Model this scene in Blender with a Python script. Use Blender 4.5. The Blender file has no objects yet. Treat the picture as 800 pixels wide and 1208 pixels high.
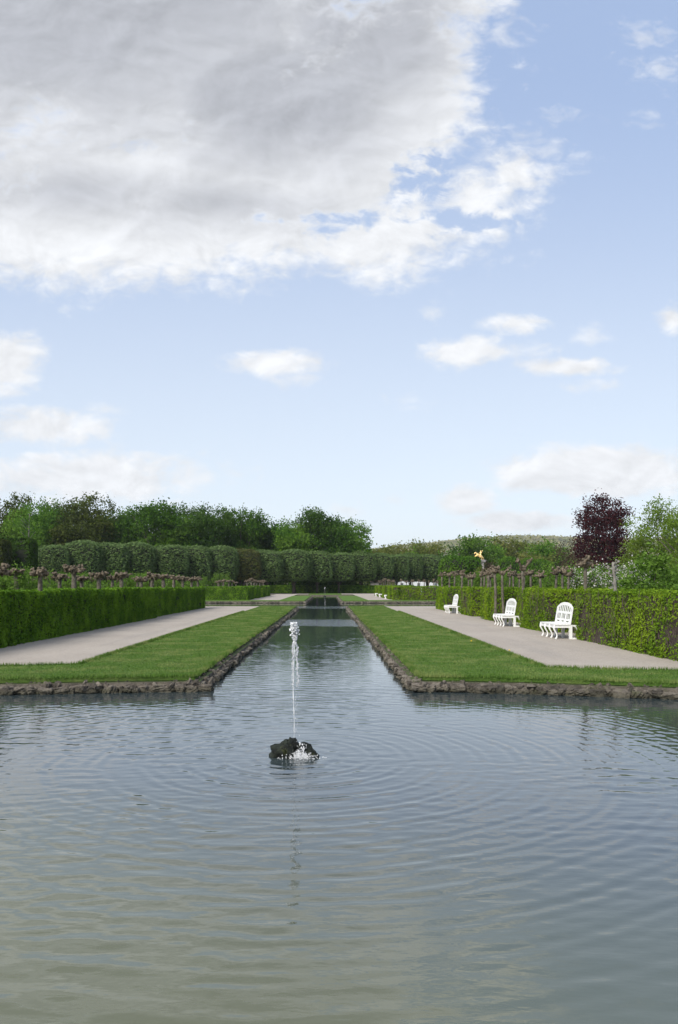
import bpy, bmesh, math, random
import numpy as np
from mathutils import Vector, geometry

rng = np.random.default_rng(11)
random.seed(11)
S = bpy.context.scene
COL = S.collection
R = math.radians
PI = math.pi
CX, CZ, F = 0.35, 1.6, 900.0          # camera x, eye height, focal length in photo pixels


def ax(px, Y):
    """ground X of something seen at photo column px standing at depth Y"""
    return (px - 386.0) * Y / F + CX


def az(py, Y):
    return CZ + (690.0 - py) * Y / F


ORD = ['nearest', 'second', 'third', 'fourth', 'fifth', 'sixth', 'seventh', 'eighth', 'ninth', 'tenth',
       'eleventh', 'twelfth', 'thirteenth', 'fourteenth', 'fifteenth', 'sixteenth', 'seventeenth', 'eighteenth']


# ------------------------------------------------------------------ mesh helpers
class MB:
    def __init__(self):
        self.V, self.P, self.n = [], [], 0

    def add(self, VF):
        V, Fs = VF
        V = np.asarray(V, float).reshape(-1, 3)
        for f in (Fs if isinstance(Fs, list) else [Fs]):
            f = np.asarray(f, int)
            if len(f):
                self.P.append(f + self.n)
        self.V.append(V)
        self.n += len(V)
        return self

    def mesh(self, name, mat, smooth=False):
        me = bpy.data.meshes.new(name)
        V = np.concatenate(self.V)
        me.vertices.add(len(V))
        me.vertices.foreach_set('co', V.astype(np.float32).ravel())
        loops = np.concatenate([p.ravel() for p in self.P])
        sizes = np.concatenate([np.full(len(p), p.shape[1]) for p in self.P])
        starts = np.concatenate([[0], np.cumsum(sizes)[:-1]])
        me.loops.add(len(loops))
        me.loops.foreach_set('vertex_index', loops.astype(np.int32))
        me.polygons.add(len(sizes))
        me.polygons.foreach_set('loop_start', starts.astype(np.int32))
        me.update(calc_edges=True)
        me.polygons.foreach_set('use_smooth', np.full(len(sizes), bool(smooth)))
        me.materials.append(mat)
        me.update()
        return me


def ob(name, mb, mat, parent=None, smooth=False):
    me = mb.mesh(name, mat, smooth) if isinstance(mb, MB) else mb
    o = bpy.data.objects.new(name, me)
    COL.objects.link(o)
    if parent:
        o.parent = parent
    return o


def tag(o, label=None, cat=None, group=None, kind=None):
    if label:
        o['label'] = label
    if cat:
        o['category'] = cat
    if group:
        o['group'] = group
    if kind:
        o['kind'] = kind
    return o


def thing(name, label, cat, loc=(0, 0, 0), rz=0.0, group=None, sc=(1, 1, 1)):
    o = bpy.data.objects.new(name, None)
    o.empty_display_size = 0.3
    COL.objects.link(o)
    o.location = loc
    o.rotation_euler = (0, 0, rz)
    o.scale = sc if not isinstance(sc, (int, float)) else (sc, sc, sc)
    return tag(o, label, cat, group)


def dup(root, label, loc, rz=0.0, sc=(1, 1, 1), group=None):
    r = root.copy()
    COL.objects.link(r)
    r.location = loc
    r.rotation_euler = (0, 0, rz)
    r.scale = sc if not isinstance(sc, (int, float)) else (sc, sc, sc)
    r['label'] = label
    if group:
        r['group'] = group
    for ch in list(root.children):
        c = ch.copy()
        COL.objects.link(c)
        c.parent = r
        for g in list(ch.children):
            d = g.copy()
            COL.objects.link(d)
            d.parent = c
    return r


class Kind:
    """first use moves the prototype itself, later uses copy it"""
    def __init__(self, root):
        self.root, self.used = root, False

    def put(self, label, loc, rz=0.0, sc=1.0, group=None):
        if not self.used:
            self.used = True
            o = self.root
            o.location = loc
            o.rotation_euler = (0, 0, rz)
            o.scale = sc if not isinstance(sc, (int, float)) else (sc, sc, sc)
            o['label'] = label
            if group:
                o['group'] = group
            return o
        return dup(self.root, label, loc, rz, sc, group)


def box(x0, x1, y0, y1, z0, z1):
    V = [(x0, y0, z0), (x1, y0, z0), (x1, y1, z0), (x0, y1, z0), (x0, y0, z1), (x1, y0, z1), (x1, y1, z1), (x0, y1, z1)]
    return V, np.array([(0, 3, 2, 1), (4, 5, 6, 7), (0, 1, 5, 4), (1, 2, 6, 5), (2, 3, 7, 6), (3, 0, 4, 7)])


def tube(pts, rad, n=7, cap=True):
    P = np.asarray(pts, float)
    m = len(P)
    rad = np.broadcast_to(np.asarray(rad, float), (m,))
    T = np.gradient(P, axis=0)
    T /= np.linalg.norm(T, axis=1)[:, None] + 1e-9
    ref = np.array([0.0, 1.0, 0.0]) if abs(T[:, 1]).mean() < 0.8 else np.array([1.0, 0, 0])
    A = np.cross(T, ref)
    A /= np.linalg.norm(A, axis=1)[:, None] + 1e-9
    B = np.cross(T, A)
    a = np.linspace(0, 2 * PI, n, endpoint=False)
    V = P[:, None] + rad[:, None, None] * (np.cos(a)[None, :, None] * A[:, None] + np.sin(a)[None, :, None] * B[:, None])
    V = V.reshape(-1, 3)
    q = []
    for i in range(m - 1):
        for j in range(n):
            q.append((i * n + j, i * n + (j + 1) % n, (i + 1) * n + (j + 1) % n, (i + 1) * n + j))
    fs = [np.array(q)]
    if cap:
        fs += [np.array([list(range(n))[::-1]]), np.array([[(m - 1) * n + j for j in range(n)]])]
    return V, fs


_ico = {}


def ico(sub):
    if sub not in _ico:
        bm = bmesh.new()
        bmesh.ops.create_icosphere(bm, subdivisions=sub, radius=1)
        _ico[sub] = (np.array([v.co[:] for v in bm.verts]), np.array([[v.index for v in f.verts] for f in bm.faces]))
        bm.free()
    return _ico[sub]


def lump(c, r, sub=2, amp=0.2, freq=2.2, rot=True):
    V, Fc = ico(sub)
    d = np.zeros(len(V))
    for k in range(5):
        w = rng.normal(size=3) * freq * (1 + 0.5 * k)
        d += np.sin(V @ w + rng.uniform(0, 6.28)) / (1 + 0.6 * k)
    W = V * (1 + amp * d[:, None] * 0.5)
    W = W * np.asarray(r, float)
    if rot:
        a = rng.uniform(0, 6.28)
        ca, sa = math.cos(a), math.sin(a)
        W = W @ np.array([[ca, sa, 0], [-sa, ca, 0], [0, 0, 1]])
    return W + np.asarray(c, float), Fc


def leaves(C, size, nrm=None, aspect=0.6, up=0.0, fold=True):
    """leaf-shaped rhombic faces at points C; nrm = preferred facing"""
    n = len(C)
    N = rng.normal(size=(n, 3))
    if nrm is not None:
        N = N * 0.55 + nrm
    N[:, 2] += up
    N /= np.linalg.norm(N, axis=1)[:, None] + 1e-9
    T = np.cross(N, rng.normal(size=(n, 3)))
    T /= np.linalg.norm(T, axis=1)[:, None] + 1e-9
    B = np.cross(N, T)
    s = np.broadcast_to(size, (n,)) * rng.uniform(0.65, 1.3, n)
    a = (s * 0.5)[:, None] * T
    b = (s * 0.5 * aspect)[:, None] * B
    k = (s * 0.12)[:, None] * N
    V = np.stack([C - a, C + b + k, C + a, C - b + k], 1).reshape(-1, 3)
    return V, np.arange(4 * n).reshape(n, 4)


# ------------------------------------------------------------------ node helpers
class NT:
    def __init__(self, tree):
        self.t = tree

    def n(self, typ, **kw):
        nd = self.t.nodes.new(typ)
        for k, v in kw.items():
            if isinstance(k, str) and hasattr(nd, k):
                setattr(nd, k, v)
        return nd

    def put(self, sock, v):
        if isinstance(v, bpy.types.NodeSocket):
            self.t.links.new(v, sock)
        elif v is not None:
            sock.default_value = v

    def m(self, op, a, b=None, c=None, clamp=False):
        nd = self.n('ShaderNodeMath', operation=op)
        nd.use_clamp = clamp
        for i, v in enumerate((a, b, c)):
            if v is not None:
                self.put(nd.inputs[i], v)
        return nd.outputs[0]

    def sstep(self, v, lo, hi, a=0.0, b=1.0):
        nd = self.n('ShaderNodeMapRange', interpolation_type='SMOOTHSTEP')
        self.put(nd.inputs['Value'], v)
        for k, x in zip(('From Min', 'From Max', 'To Min', 'To Max'), (lo, hi, a, b)):
            self.put(nd.inputs[k], x)
        return nd.outputs[0]

    def mix(self, f, a, b, blend='MIX'):
        nd = self.n('ShaderNodeMix', data_type='RGBA', blend_type=blend)
        self.put(nd.inputs[0], f)
        for i, v in ((6, a), (7, b)):
            if isinstance(v, tuple) and len(v) == 3:
                v = (*v, 1)
            self.put(nd.inputs[i], v)
        return nd.outputs[2]

    def noise(self, vec, scale=5, detail=4, rough=0.55, dist=0.0, color=False):
        nd = self.n('ShaderNodeTexNoise')
        if vec is not None:
            self.put(nd.inputs['Vector'], vec)
        nd.inputs['Scale'].default_value = scale
        nd.inputs['Detail'].default_value = detail
        nd.inputs['Roughness'].default_value = rough
        nd.inputs['Distortion'].default_value = dist
        return nd.outputs['Color' if color else 'Fac']

    def vmul(self, vec, s):
        nd = self.n('ShaderNodeVectorMath', operation='MULTIPLY')
        self.put(nd.inputs[0], vec)
        nd.inputs[1].default_value = s
        return nd.outputs[0]

    def vadd(self, vec, s):
        nd = self.n('ShaderNodeVectorMath', operation='ADD')
        self.put(nd.inputs[0], vec)
        self.put(nd.inputs[1], s)
        return nd.outputs[0]

    def obj(self):
        return self.n('ShaderNodeTexCoord').outputs['Object']

    def pos(self):
        return self.n('ShaderNodeNewGeometry').outputs['Position']

    def island(self):
        return self.n('ShaderNodeNewGeometry').outputs['Random Per Island']

    def ramp(self, f, stops):
        nd = self.n('ShaderNodeValToRGB')
        self.put(nd.inputs[0], f)
        cr = nd.color_ramp
        while len(cr.elements) < len(stops):
            cr.elements.new(0.5)
        for e, (p, c) in zip(cr.elements, stops):
            e.position = p
            e.color = (*c, 1)
        return nd.outputs[0]


def new_mat(name):
    m = bpy.data.materials.new(name)
    m.use_nodes = True
    nt = NT(m.node_tree)
    bs = m.node_tree.nodes['Principled BSDF']
    out = m.node_tree.nodes['Material Output']
    return m, nt, bs, out


def bump(nt, bs, h, dist=0.01, strength=1.0):
    b = nt.n('ShaderNodeBump')
    b.inputs['Distance'].default_value = dist
    b.inputs['Strength'].default_value = strength
    nt.put(b.inputs['Height'], h)
    nt.put(bs.inputs['Normal'], b.outputs[0])


def leaf_mat(name, cols, patch=None, pscale=0.8, trans=0.3, rough=0.6, spec=0.12):
    """leaf colours differ leaf by leaf, and whole shoots drift to the patch colour"""
    m, nt, bs, out = new_mat(name)
    k = len(cols)
    c = nt.ramp(nt.island(), [(i / max(1, k - 1), col) for i, col in enumerate(cols)])
    if patch:
        f = nt.sstep(nt.noise(nt.pos(), pscale, 3, 0.6), 0.42, 0.66)
        c = nt.mix(nt.m('MULTIPLY', f, 0.8), c, patch)
    nt.put(bs.inputs['Base Color'], c)
    bs.inputs['Roughness'].default_value = rough
    bs.inputs['Specular IOR Level'].default_value = spec
    tr = nt.n('ShaderNodeBsdfTranslucent')
    nt.put(tr.inputs[0], c)
    mx = nt.n('ShaderNodeMixShader')
    mx.inputs[0].default_value = trans
    nt.put(mx.inputs[1], bs.outputs[0])
    nt.put(mx.inputs[2], tr.outputs[0])
    nt.put(out.inputs[0], mx.outputs[0])
    return m


def plain(name, c1, c2, scale=4.0, rough=0.8, bd=0.0, bscale=30, spec=0.3, detail=5):
    m, nt, bs, out = new_mat(name)
    p = nt.obj()
    c = nt.mix(nt.sstep(nt.noise(p, scale, detail, 0.6), 0.35, 0.65), c1, c2)
    nt.put(bs.inputs['Base Color'], c)
    bs.inputs['Roughness'].default_value = rough
    bs.inputs['Specular IOR Level'].default_value = spec
    if bd:
        bump(nt, bs, nt.noise(p, bscale, 5, 0.65), bd)
    return m


# ------------------------------------------------------------------ materials
M = {}
M['yew'] = leaf_mat('clipped_dark_green', [(0.042, 0.102, 0.009), (0.076, 0.166, 0.012), (0.127, 0.253, 0.016)], (0.170, 0.307, 0.022), 1.3, .25)
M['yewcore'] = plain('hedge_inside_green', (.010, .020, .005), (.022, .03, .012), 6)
M['beech'] = leaf_mat('fresh_beech_green', [(0.067, 0.132, 0.009), (0.121, 0.220, 0.013), (0.194, 0.308, 0.020)], (0.230, 0.330, 0.020), 0.9, .35)
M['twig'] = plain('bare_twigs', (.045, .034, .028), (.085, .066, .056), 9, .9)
M['hornbeam'] = leaf_mat('grey_green_hornbeam', [(0.056, 0.101, 0.029), (0.101, 0.164, 0.048), (0.162, 0.234, 0.082)], (0.121, 0.192, 0.062), .5, .25)
M['hornbeam_brown'] = leaf_mat('bronze_hornbeam', [(.06, .07, .018), (.10, .10, .03), (.08, .12, .028)], None, .5, .25)
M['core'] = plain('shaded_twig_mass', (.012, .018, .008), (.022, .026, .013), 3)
M['wood1'] = leaf_mat('forest_leaf_mid', [(0.026, 0.071, 0.006), (0.048, 0.119, 0.011), (0.081, 0.174, 0.015)], (0.097, 0.184, 0.017), .16, .3)
M['wood2'] = leaf_mat('forest_leaf_dark', [(0.016, 0.048, 0.005), (0.032, 0.080, 0.008), (0.053, 0.116, 0.011)], (0.061, 0.121, 0.012), .16, .3)
M['wood3'] = leaf_mat('forest_leaf_bronze', [(0.034, 0.048, 0.009), (0.054, 0.071, 0.012), (0.065, 0.096, 0.015)], (0.081, 0.105, 0.017), .16, .3)
M['wood4'] = leaf_mat('forest_leaf_fresh', [(0.040, 0.106, 0.010), (0.075, 0.177, 0.016), (0.124, 0.242, 0.022)], (0.143, 0.252, 0.026), .16, .35)
M['olive'] = leaf_mat('spring_leaf_olive', [(.09, .115, .022), (.14, .165, .032), (.10, .15, .026)], (.18, .18, .045), .15, .35)
M['lime'] = leaf_mat('young_leaf_yellow_green', [(.075, .14, .014), (.12, .2, .022), (.16, .25, .03)], (.17, .24, .028), .35, .4)
M['shrub'] = leaf_mat('shrub_leaf_light', [(.06, .125, .018), (.1, .19, .026), (.15, .26, .04)], (.14, .24, .032), .9, .4)
M['copper'] = leaf_mat('copper_beech_leaf', [(0.022, 0.004, 0.007), (0.040, 0.008, 0.012), (0.072, 0.017, 0.020)], (0.058, 0.014, 0.014), .3, .25)
M['rust'] = leaf_mat('bare_brown_twigs_buds', [(.05, .035, .022), (.075, .05, .03), (.07, .065, .03)], None, .3, .3)
M['blossom'] = leaf_mat('white_blossom', [(.62, .6, .56), (.75, .72, .7), (.66, .55, .55)], None, .3, .4)
M['bark'] = plain('grey_brown_bark', (.055, .045, .036), (.11, .095, .08), 7, .9, .02, 25)
M['palebark'] = plain('pale_bark', (.14, .13, .115), (.24, .225, .2), 7, .9, .015, 25)
M['pbark'] = plain('pollard_bark', (.07, .06, .044), (.155, .138, .108), 9, .9, .02, 30)
M['pknob'] = plain('pollard_knuckle', (.05, .039, .025), (.20, .162, .115), 14, .9, .03, 40)


def mat_white():
    m, nt, bs, out = new_mat('white_paint')
    p = nt.obj()
    d = nt.sstep(nt.noise(p, 9, 6, .7), .5, .78)
    nt.put(bs.inputs['Base Color'], nt.mix(nt.m('MULTIPLY', d, .35), (.76, .76, .745), (.46, .45, .40)))
    bs.inputs['Roughness'].default_value = .45
    return m


M['white'] = mat_white()


def mat_gold():
    m, nt, bs, out = new_mat('gilding')
    nt.put(bs.inputs['Base Color'], nt.mix(nt.noise(nt.obj(), 6, 3), (1.0, .66, .22), (1.0, .76, .36)))
    bs.inputs['Metallic'].default_value = .75
    bs.inputs['Roughness'].default_value = .32
    return m


M['gold'] = mat_gold()


def mat_gravel():
    m, nt, bs, out = new_mat('pale_gravel')
    p = nt.pos()
    a = nt.noise(p, .35, 4, .6)
    b = nt.noise(p, 26, 5, .75)
    c2 = nt.noise(nt.vmul(p, (1.4, .16, 1)), 1.1, 4, .6)
    c = nt.mix(nt.sstep(a, .3, .7), (.30, .25, .20), (.385, .33, .27))
    c = nt.mix(nt.m('MULTIPLY', nt.sstep(c2, .48, .7), .5), c, (.22, .195, .165))
    c = nt.mix(nt.m('MULTIPLY', nt.sstep(nt.noise(p, 2.6, 5, .7), .52, .7), .4), c, (.24, .205, .165))
    v = nt.n('ShaderNodeTexVoronoi')
    nt.put(v.inputs['Vector'], p)
    v.inputs['Scale'].default_value = 60
    c = nt.mix(.45, c, nt.mix(v.outputs['Color'], (.18, .17, .16), (.5, .47, .44)))
    c = nt.mix(nt.m('MULTIPLY', nt.sstep(b, .55, .72), .5), c, (.2, .185, .165))
    nt.put(bs.inputs['Base Color'], c)
    bs.inputs['Roughness'].default_value = .95
    bs.inputs['Specular IOR Level'].default_value = .15
    bump(nt, bs, v.outputs['Distance'], .006)
    return m


M['gravel'] = mat_gravel()


def mat_lawn():
    m, nt, bs, out = new_mat('mown_grass')
    p = nt.pos()
    a = nt.noise(nt.vmul(p, (.5, 2.6, 1)), .8, 6, .7)
    b = nt.noise(p, 18, 5, .7)
    d = nt.noise(nt.vmul(p, (.3, .9, 1)), .8, 4, .6)
    c = nt.mix(nt.sstep(b, .3, .7), (.054, .108, .018), (.098, .172, .034))
    c = nt.mix(nt.m('MULTIPLY', nt.sstep(a, .5, .72), .6), c, (.19, .22, .075))
    c = nt.mix(nt.m('MULTIPLY', nt.sstep(d, .55, .75), .5), c, (.035, .085, .014))
    nt.put(bs.inputs['Base Color'], c)
    bs.inputs['Roughness'].default_value = .9
    bs.inputs['Specular IOR Level'].default_value = .1
    bump(nt, bs, nt.noise(nt.vmul(p, (1, 1, 1)), 55, 4, .7), .03)
    return m


M['lawn'] = mat_lawn()
M['blade'] = leaf_mat('grass_blades', [(0.053, 0.117, 0.017), (0.086, 0.170, 0.027), (0.137, 0.223, 0.044)], (0.226, 0.264, 0.086), 1.1, .3)
M['soil'] = plain('rough_grass_ground', (.035, .055, .015), (.06, .075, .025), 1.2, .95)


def mat_stone():
    m, nt, bs, out = new_mat('weathered_tufa')
    p = nt.pos()
    c = nt.mix(nt.sstep(nt.noise(p, 7, 6, .7), .35, .65), (.042, .034, .026), (.175, .15, .12))
    c = nt.mix(nt.m('MULTIPLY', nt.sstep(nt.noise(p, 2.1, 4, .6), .52, .68), .65), c, (.055, .05, .042))
    c = nt.mix(nt.m('MULTIPLY', nt.sstep(nt.noise(p, 3.7, 4, .6), .56, .7), .55), c, (.07, .085, .022))
    c = nt.mix(nt.m('MULTIPLY', nt.sstep(nt.island(), .3, 1.0), .5), c, (.27, .235, .19))
    c = nt.mix(nt.m('MULTIPLY', nt.sstep(nt.island(), .3, .0), .6), c, (.045, .04, .034))
    z = nt.n('ShaderNodeSeparateXYZ')
    nt.put(z.inputs[0], p)
    wet = nt.sstep(z.outputs[2], -.19, -.1, 1, 0)         # damp algae band just above the water line
    c = nt.mix(nt.m('MULTIPLY', wet, .6), c, (.045, .045, .022))
    nt.put(bs.inputs['Base Color'], c)
    bs.inputs['Roughness'].default_value = .9
    bump(nt, bs, nt.noise(p, 30, 6, .75), .05)
    return m


M['stone'] = mat_stone()


def mat_rock():
    m, nt, bs, out = new_mat('wet_mossy_rock')
    p = nt.obj()
    c = nt.mix(nt.sstep(nt.noise(p, 9, 5, .65), .4, .62), (.004, .006, .005), (.020, .026, .018))
    c = nt.mix(nt.m('MULTIPLY', nt.sstep(nt.noise(p, 14, 4, .6), .58, .72), .6), c, (.075, .085, .022))
    nt.put(bs.inputs['Base Color'], c)
    bs.inputs['Roughness'].default_value = .5
    bs.inputs['Specular IOR Level'].default_value = .25
    bump(nt, bs, nt.noise(p, 35, 5, .7), .03)
    return m


M['rock'] = mat_rock()


def mat_jet(name, tr):
    m, nt, bs, out = new_mat(name)
    bs.inputs['Base Color'].default_value = (.95, .96, .97, 1)
    bs.inputs['Roughness'].default_value = .12
    bs.inputs['IOR'].default_value = 1.33
    bs.inputs['Transmission Weight'].default_value = tr
    return m


M['jet'] = mat_jet('aerated_water', .35)
M['drop'] = mat_jet('clear_water', .7)


def mat_water():
    m, nt, bs, out = new_mat('murky_pond_water')
    p = nt.obj()
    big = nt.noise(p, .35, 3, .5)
    bs.inputs['Roughness'].default_value = .015
    bs.inputs['IOR'].default_value = 2.05
    bs.inputs['Specular IOR Level'].default_value = .5
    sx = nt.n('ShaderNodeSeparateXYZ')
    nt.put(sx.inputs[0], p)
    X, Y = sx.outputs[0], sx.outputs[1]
    cloud_refl = nt.sstep(nt.m('ADD', nt.m('ADD', Y, nt.m('MULTIPLY', X, .45)), nt.m('MULTIPLY', big, 1.6)), 8.0, 3.6)
    nt.put(bs.inputs['Base Color'], nt.mix(cloud_refl, (.033, .046, .050), (.078, .088, .046)))  # olive towards the near left paints in grey cloud reflected over the murk
    # only the finest wavelets; the rings and wind waves are modelled in the surface itself
    w2 = nt.noise(nt.vmul(p, (2.2, 5.5, 1)), 4.2, 2, .5, .2)
    yw = nt.m('ADD', Y, nt.m('MULTIPLY', nt.noise(nt.vmul(p, (.5, .3, 1)), 1.0, 3), 3.0))
    b1 = nt.m('MULTIPLY', nt.sstep(yw, 34.5, 36.0), nt.sstep(yw, 40.0, 42.5, 1, 0))
    b2 = nt.m('MULTIPLY', nt.sstep(yw, 59.0, 61.0), nt.sstep(yw, 65.0, 68.0, 1, 0))
    ruf = nt.m('ADD', b1, b2)
    near = nt.sstep(Y, 10.0, 30.0, 1, .5)
    h = nt.m('ADD', nt.m('MULTIPLY', nt.m('MULTIPLY', w2, .0011), near), nt.m('MULTIPLY', nt.m('MULTIPLY', w2, .012), ruf))
    bump(nt, bs, h, 1.0)
    return m


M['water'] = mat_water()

# ------------------------------------------------------------------ ground, water, paths, lawns
ZW = -0.22
HALF = 1.82
WATER = [(-14, 2.5), (14, 2.5), (14, 9.4), (9.2, 11.4), (5.95, 12.15), (3.6, 12.8), (HALF, 13.05), (HALF, 57), (40, 57), (40, 76),
         (HALF, 76), (HALF, 112), (9, 112), (9, 126), (-9, 126), (-9, 112), (-HALF, 112), (-HALF, 76), (-40, 76), (-40, 57),
         (-HALF, 57), (-HALF, 13.05), (-3.3, 12.9), (-5.05, 12.65), (-9.2, 11.9), (-14, 10)]


def inside(p, poly):
    x, y = p
    c = False
    n = len(poly)
    for i in range(n):
        x1, y1 = poly[i]
        x2, y2 = poly[(i + 1) % n]
        if (y1 > y) != (y2 > y) and x < (x2 - x1) * (y - y1) / (y2 - y1) + x1:
            c = not c
    return c


def sheet(outer, hole, z):
    pts = [Vector(p) for p in outer] + [Vector(p) for p in (hole or [])]
    n, k = len(outer), len(hole or [])
    ed = [(i, (i + 1) % n) for i in range(n)] + [(n + i, n + (i + 1) % k) for i in range(k)]
    vs, _, fs, *_ = geometry.delaunay_2d_cdt(pts, ed, [], 0, 1e-6)
    V = np.array([(v.x, v.y, z) for v in vs])
    keep = []
    for f in fs:
        c = sum((vs[i] for i in f), Vector((0, 0))) / len(f)
        if inside(c, outer) and not (hole and inside(c, hole)):
            keep.append(list(f))
    return V, np.array(keep)


def slab(poly, z0, z1):
    n = len(poly)
    V, Fc = sheet(poly, None, z1)
    sk = np.array([(*p, z0) for p in poly] + [(*p, z1) for p in poly])
    q = np.array([(i, (i + 1) % n, n + (i + 1) % n, n + i) for i in range(n)])
    mb = MB()
    mb.add((V, Fc))
    mb.add((sk, q))
    return mb


tag(ob('ground', MB().add(sheet([(-3000, -60), (3000, -60), (3000, 5000), (-3000, 5000)], WATER, -.05)), M['soil']), kind='structure')


def snoise(x, y, seed, sx, sy, k=6):
    g = np.random.default_rng(seed)
    o = np.zeros_like(x)
    for i in range(k):
        f = 1 + .8 * i
        a_ = g.uniform(0, 6.28)
        o += np.sin(f * (math.cos(a_) * x * sx + math.sin(a_) * y * sy) + g.uniform(0, 6.28)) / (1 + .6 * i)
    return o / 1.6


def waves(x, y):
    g = np.random.default_rng(5)
    r = np.hypot(x, y - 8.1)
    rw = r + .035 * snoise(x, y, 1, 1.6, 1.6)
    amp = np.exp(-r * .085) * np.clip((r - .12) / .4, 0, 1) * (.62 + .38 * np.clip(snoise(x, y, 2, .9, .9), -1, 1))
    z = amp * (.0015 * np.sin(2 * PI * rw / .125) + .0019 * np.sin(2 * PI * rw / .18 + .8 * snoise(x, y, 3, .5, .5)))
    z += np.exp(-r * 2.6) * .004 * snoise(x, y, 4, 26, 26)                    # chop round the splash
    calm = np.clip(.75 + .45 * snoise(x, y, 6, .45, .8), .3, 1.3)
    zw = np.zeros_like(x)
    for i in range(38):
        lam = .085 * (4.2 ** g.random())
        th = g.normal(0, .42)
        zw += lam * .0012 * np.sin(2 * PI / lam * (math.sin(th) * x + math.cos(th) * y + .04 * math.cos(i) * snoise(x, y, 20 + i % 4, 1.2, 1.2)) + g.uniform(0, 6.28))
    far = np.interp(y, [2, 12, 26, 38, 50, 57], [.9, 1, .8, .4, .22, 0])
    return ZW + z + zw * calm * far


gxs = np.arange(-6.03, 7.04, .03)
gys = np.concatenate([np.arange(2.0, 8.0, .02), np.arange(8.0, 13.3, .028), np.arange(13.3, 26, .045), np.arange(26, 57.01, .08)])
gys[-1] = 57.0
ic = np.where(np.abs(gxs) <= 1.98)[0]
n0 = int((gys <= 13.3).sum())
GX, GY = np.meshgrid(gxs, gys[:n0])
wm_ = MB()
V0 = np.stack([GX.ravel(), GY.ravel(), waves(GX.ravel(), GY.ravel())], 1)
nx = len(gxs)
q = (np.arange(n0 - 1)[:, None] * nx + np.arange(nx - 1)[None]).ravel()
q0 = np.stack([q, q + 1, q + nx + 1, q + nx], 1)
GX, GY = np.meshgrid(gxs[ic], gys[n0 - 1:])
V1 = np.stack([GX.ravel(), GY.ravel(), waves(GX.ravel(), GY.ravel())], 1)
mx_ = len(ic)
q = (np.arange(GX.shape[0] - 1)[:, None] * mx_ + np.arange(mx_ - 1)[None]).ravel()
q1 = np.stack([q, q + 1, q + mx_ + 1, q + mx_], 1)
wm_.add((V0, q0)).add((V1, q1))
for x0, x1, y0, y1 in ((-41, gxs[0], 2, 13.3), (gxs[-1], 41, 2, 13.3), (-41, 41, 57, 127)):
    wm_.add((np.array([(x0, y0, ZW), (x1, y0, ZW), (x1, y1, ZW), (x0, y1, ZW)]), np.array([[0, 1, 2, 3]])))
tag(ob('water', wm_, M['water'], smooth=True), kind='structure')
nb = len(WATER)
bk = MB().add((np.array([(*p, -.05) for p in WATER] + [(*p, -.7) for p in WATER]),
               np.array([(i, (i + 1) % nb, nb + (i + 1) % nb, nb + i) for i in range(nb)])))
tag(ob('bank', bk, M['stone']), kind='structure')

pm = MB()
for poly in ([(-8.4, 14.2), (-4.9, 15.05), (-4.55, 15.1), (-4.55, 57.0), (-8.4, 57.0)],
             [(4.45, 14.6), (6.8, 14.0), (8.8, 13.2), (8.8, 57.0), (4.6, 57.0)],
             [(-40, 52.5), (-8.4, 52.5), (-8.4, 56.6), (-40, 56.6)],
             [(8.4, 52.5), (40, 52.5), (40, 56.6), (8.4, 56.6)],
             [(-8.2, 79), (-4.6, 79), (-4.6, 128), (-8.2, 128)], [(4.6, 79), (8.2, 79), (8.2, 128), (4.6, 128)],
             [(-32, 128), (-2.8, 128), (-2.8, 141), (-32, 141)], [(2.8, 128), (32, 128), (32, 141), (2.8, 141)]):
    pm.add(sheet(poly, None, .0))
tag(ob('path', pm, M['gravel']), kind='structure')

LAWNS = [
    [(-1.93, 13.14), (-1.93, 56.8), (-4.6, 56.8), (-4.6, 15.12), (-4.95, 15.07), (-8.4, 14.35), (-14, 12.8), (-14, 10.1), (-9.2, 11.99), (-5.05, 12.74), (-3.3, 12.99)],
    [(1.93, 13.14), (3.6, 12.89), (5.97, 12.24), (9.23, 11.49), (14, 9.5), (14, 11.8), (8.4, 13.4), (6.8, 14.02), (4.45, 14.58), (4.6, 56.8), (1.93, 56.8)],
    [(-1.93, 76.2), (-1.93, 111.8), (-4.6, 111.8), (-4.6, 79.0), (-40, 79.0), (-40, 76.2)],
    [(1.93, 76.2), (40, 76.2), (40, 79.0), (4.6, 79.0), (4.6, 111.8), (1.93, 111.8)],
]
lm = MB()
for L in LAWNS:
    mbx = slab(L, -.04, .025)
    for v, p in [(np.concatenate(mbx.V), mbx.P)]:
        lm.add((v, p))
lm.add(box(-2.8, 2.8, 126.2, 141, -.04, .03))
lm.add(box(-14, 14, -3, 2.3, -.04, .03))
tag(ob('lawn', lm, M['lawn']), kind='structure')

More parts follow.
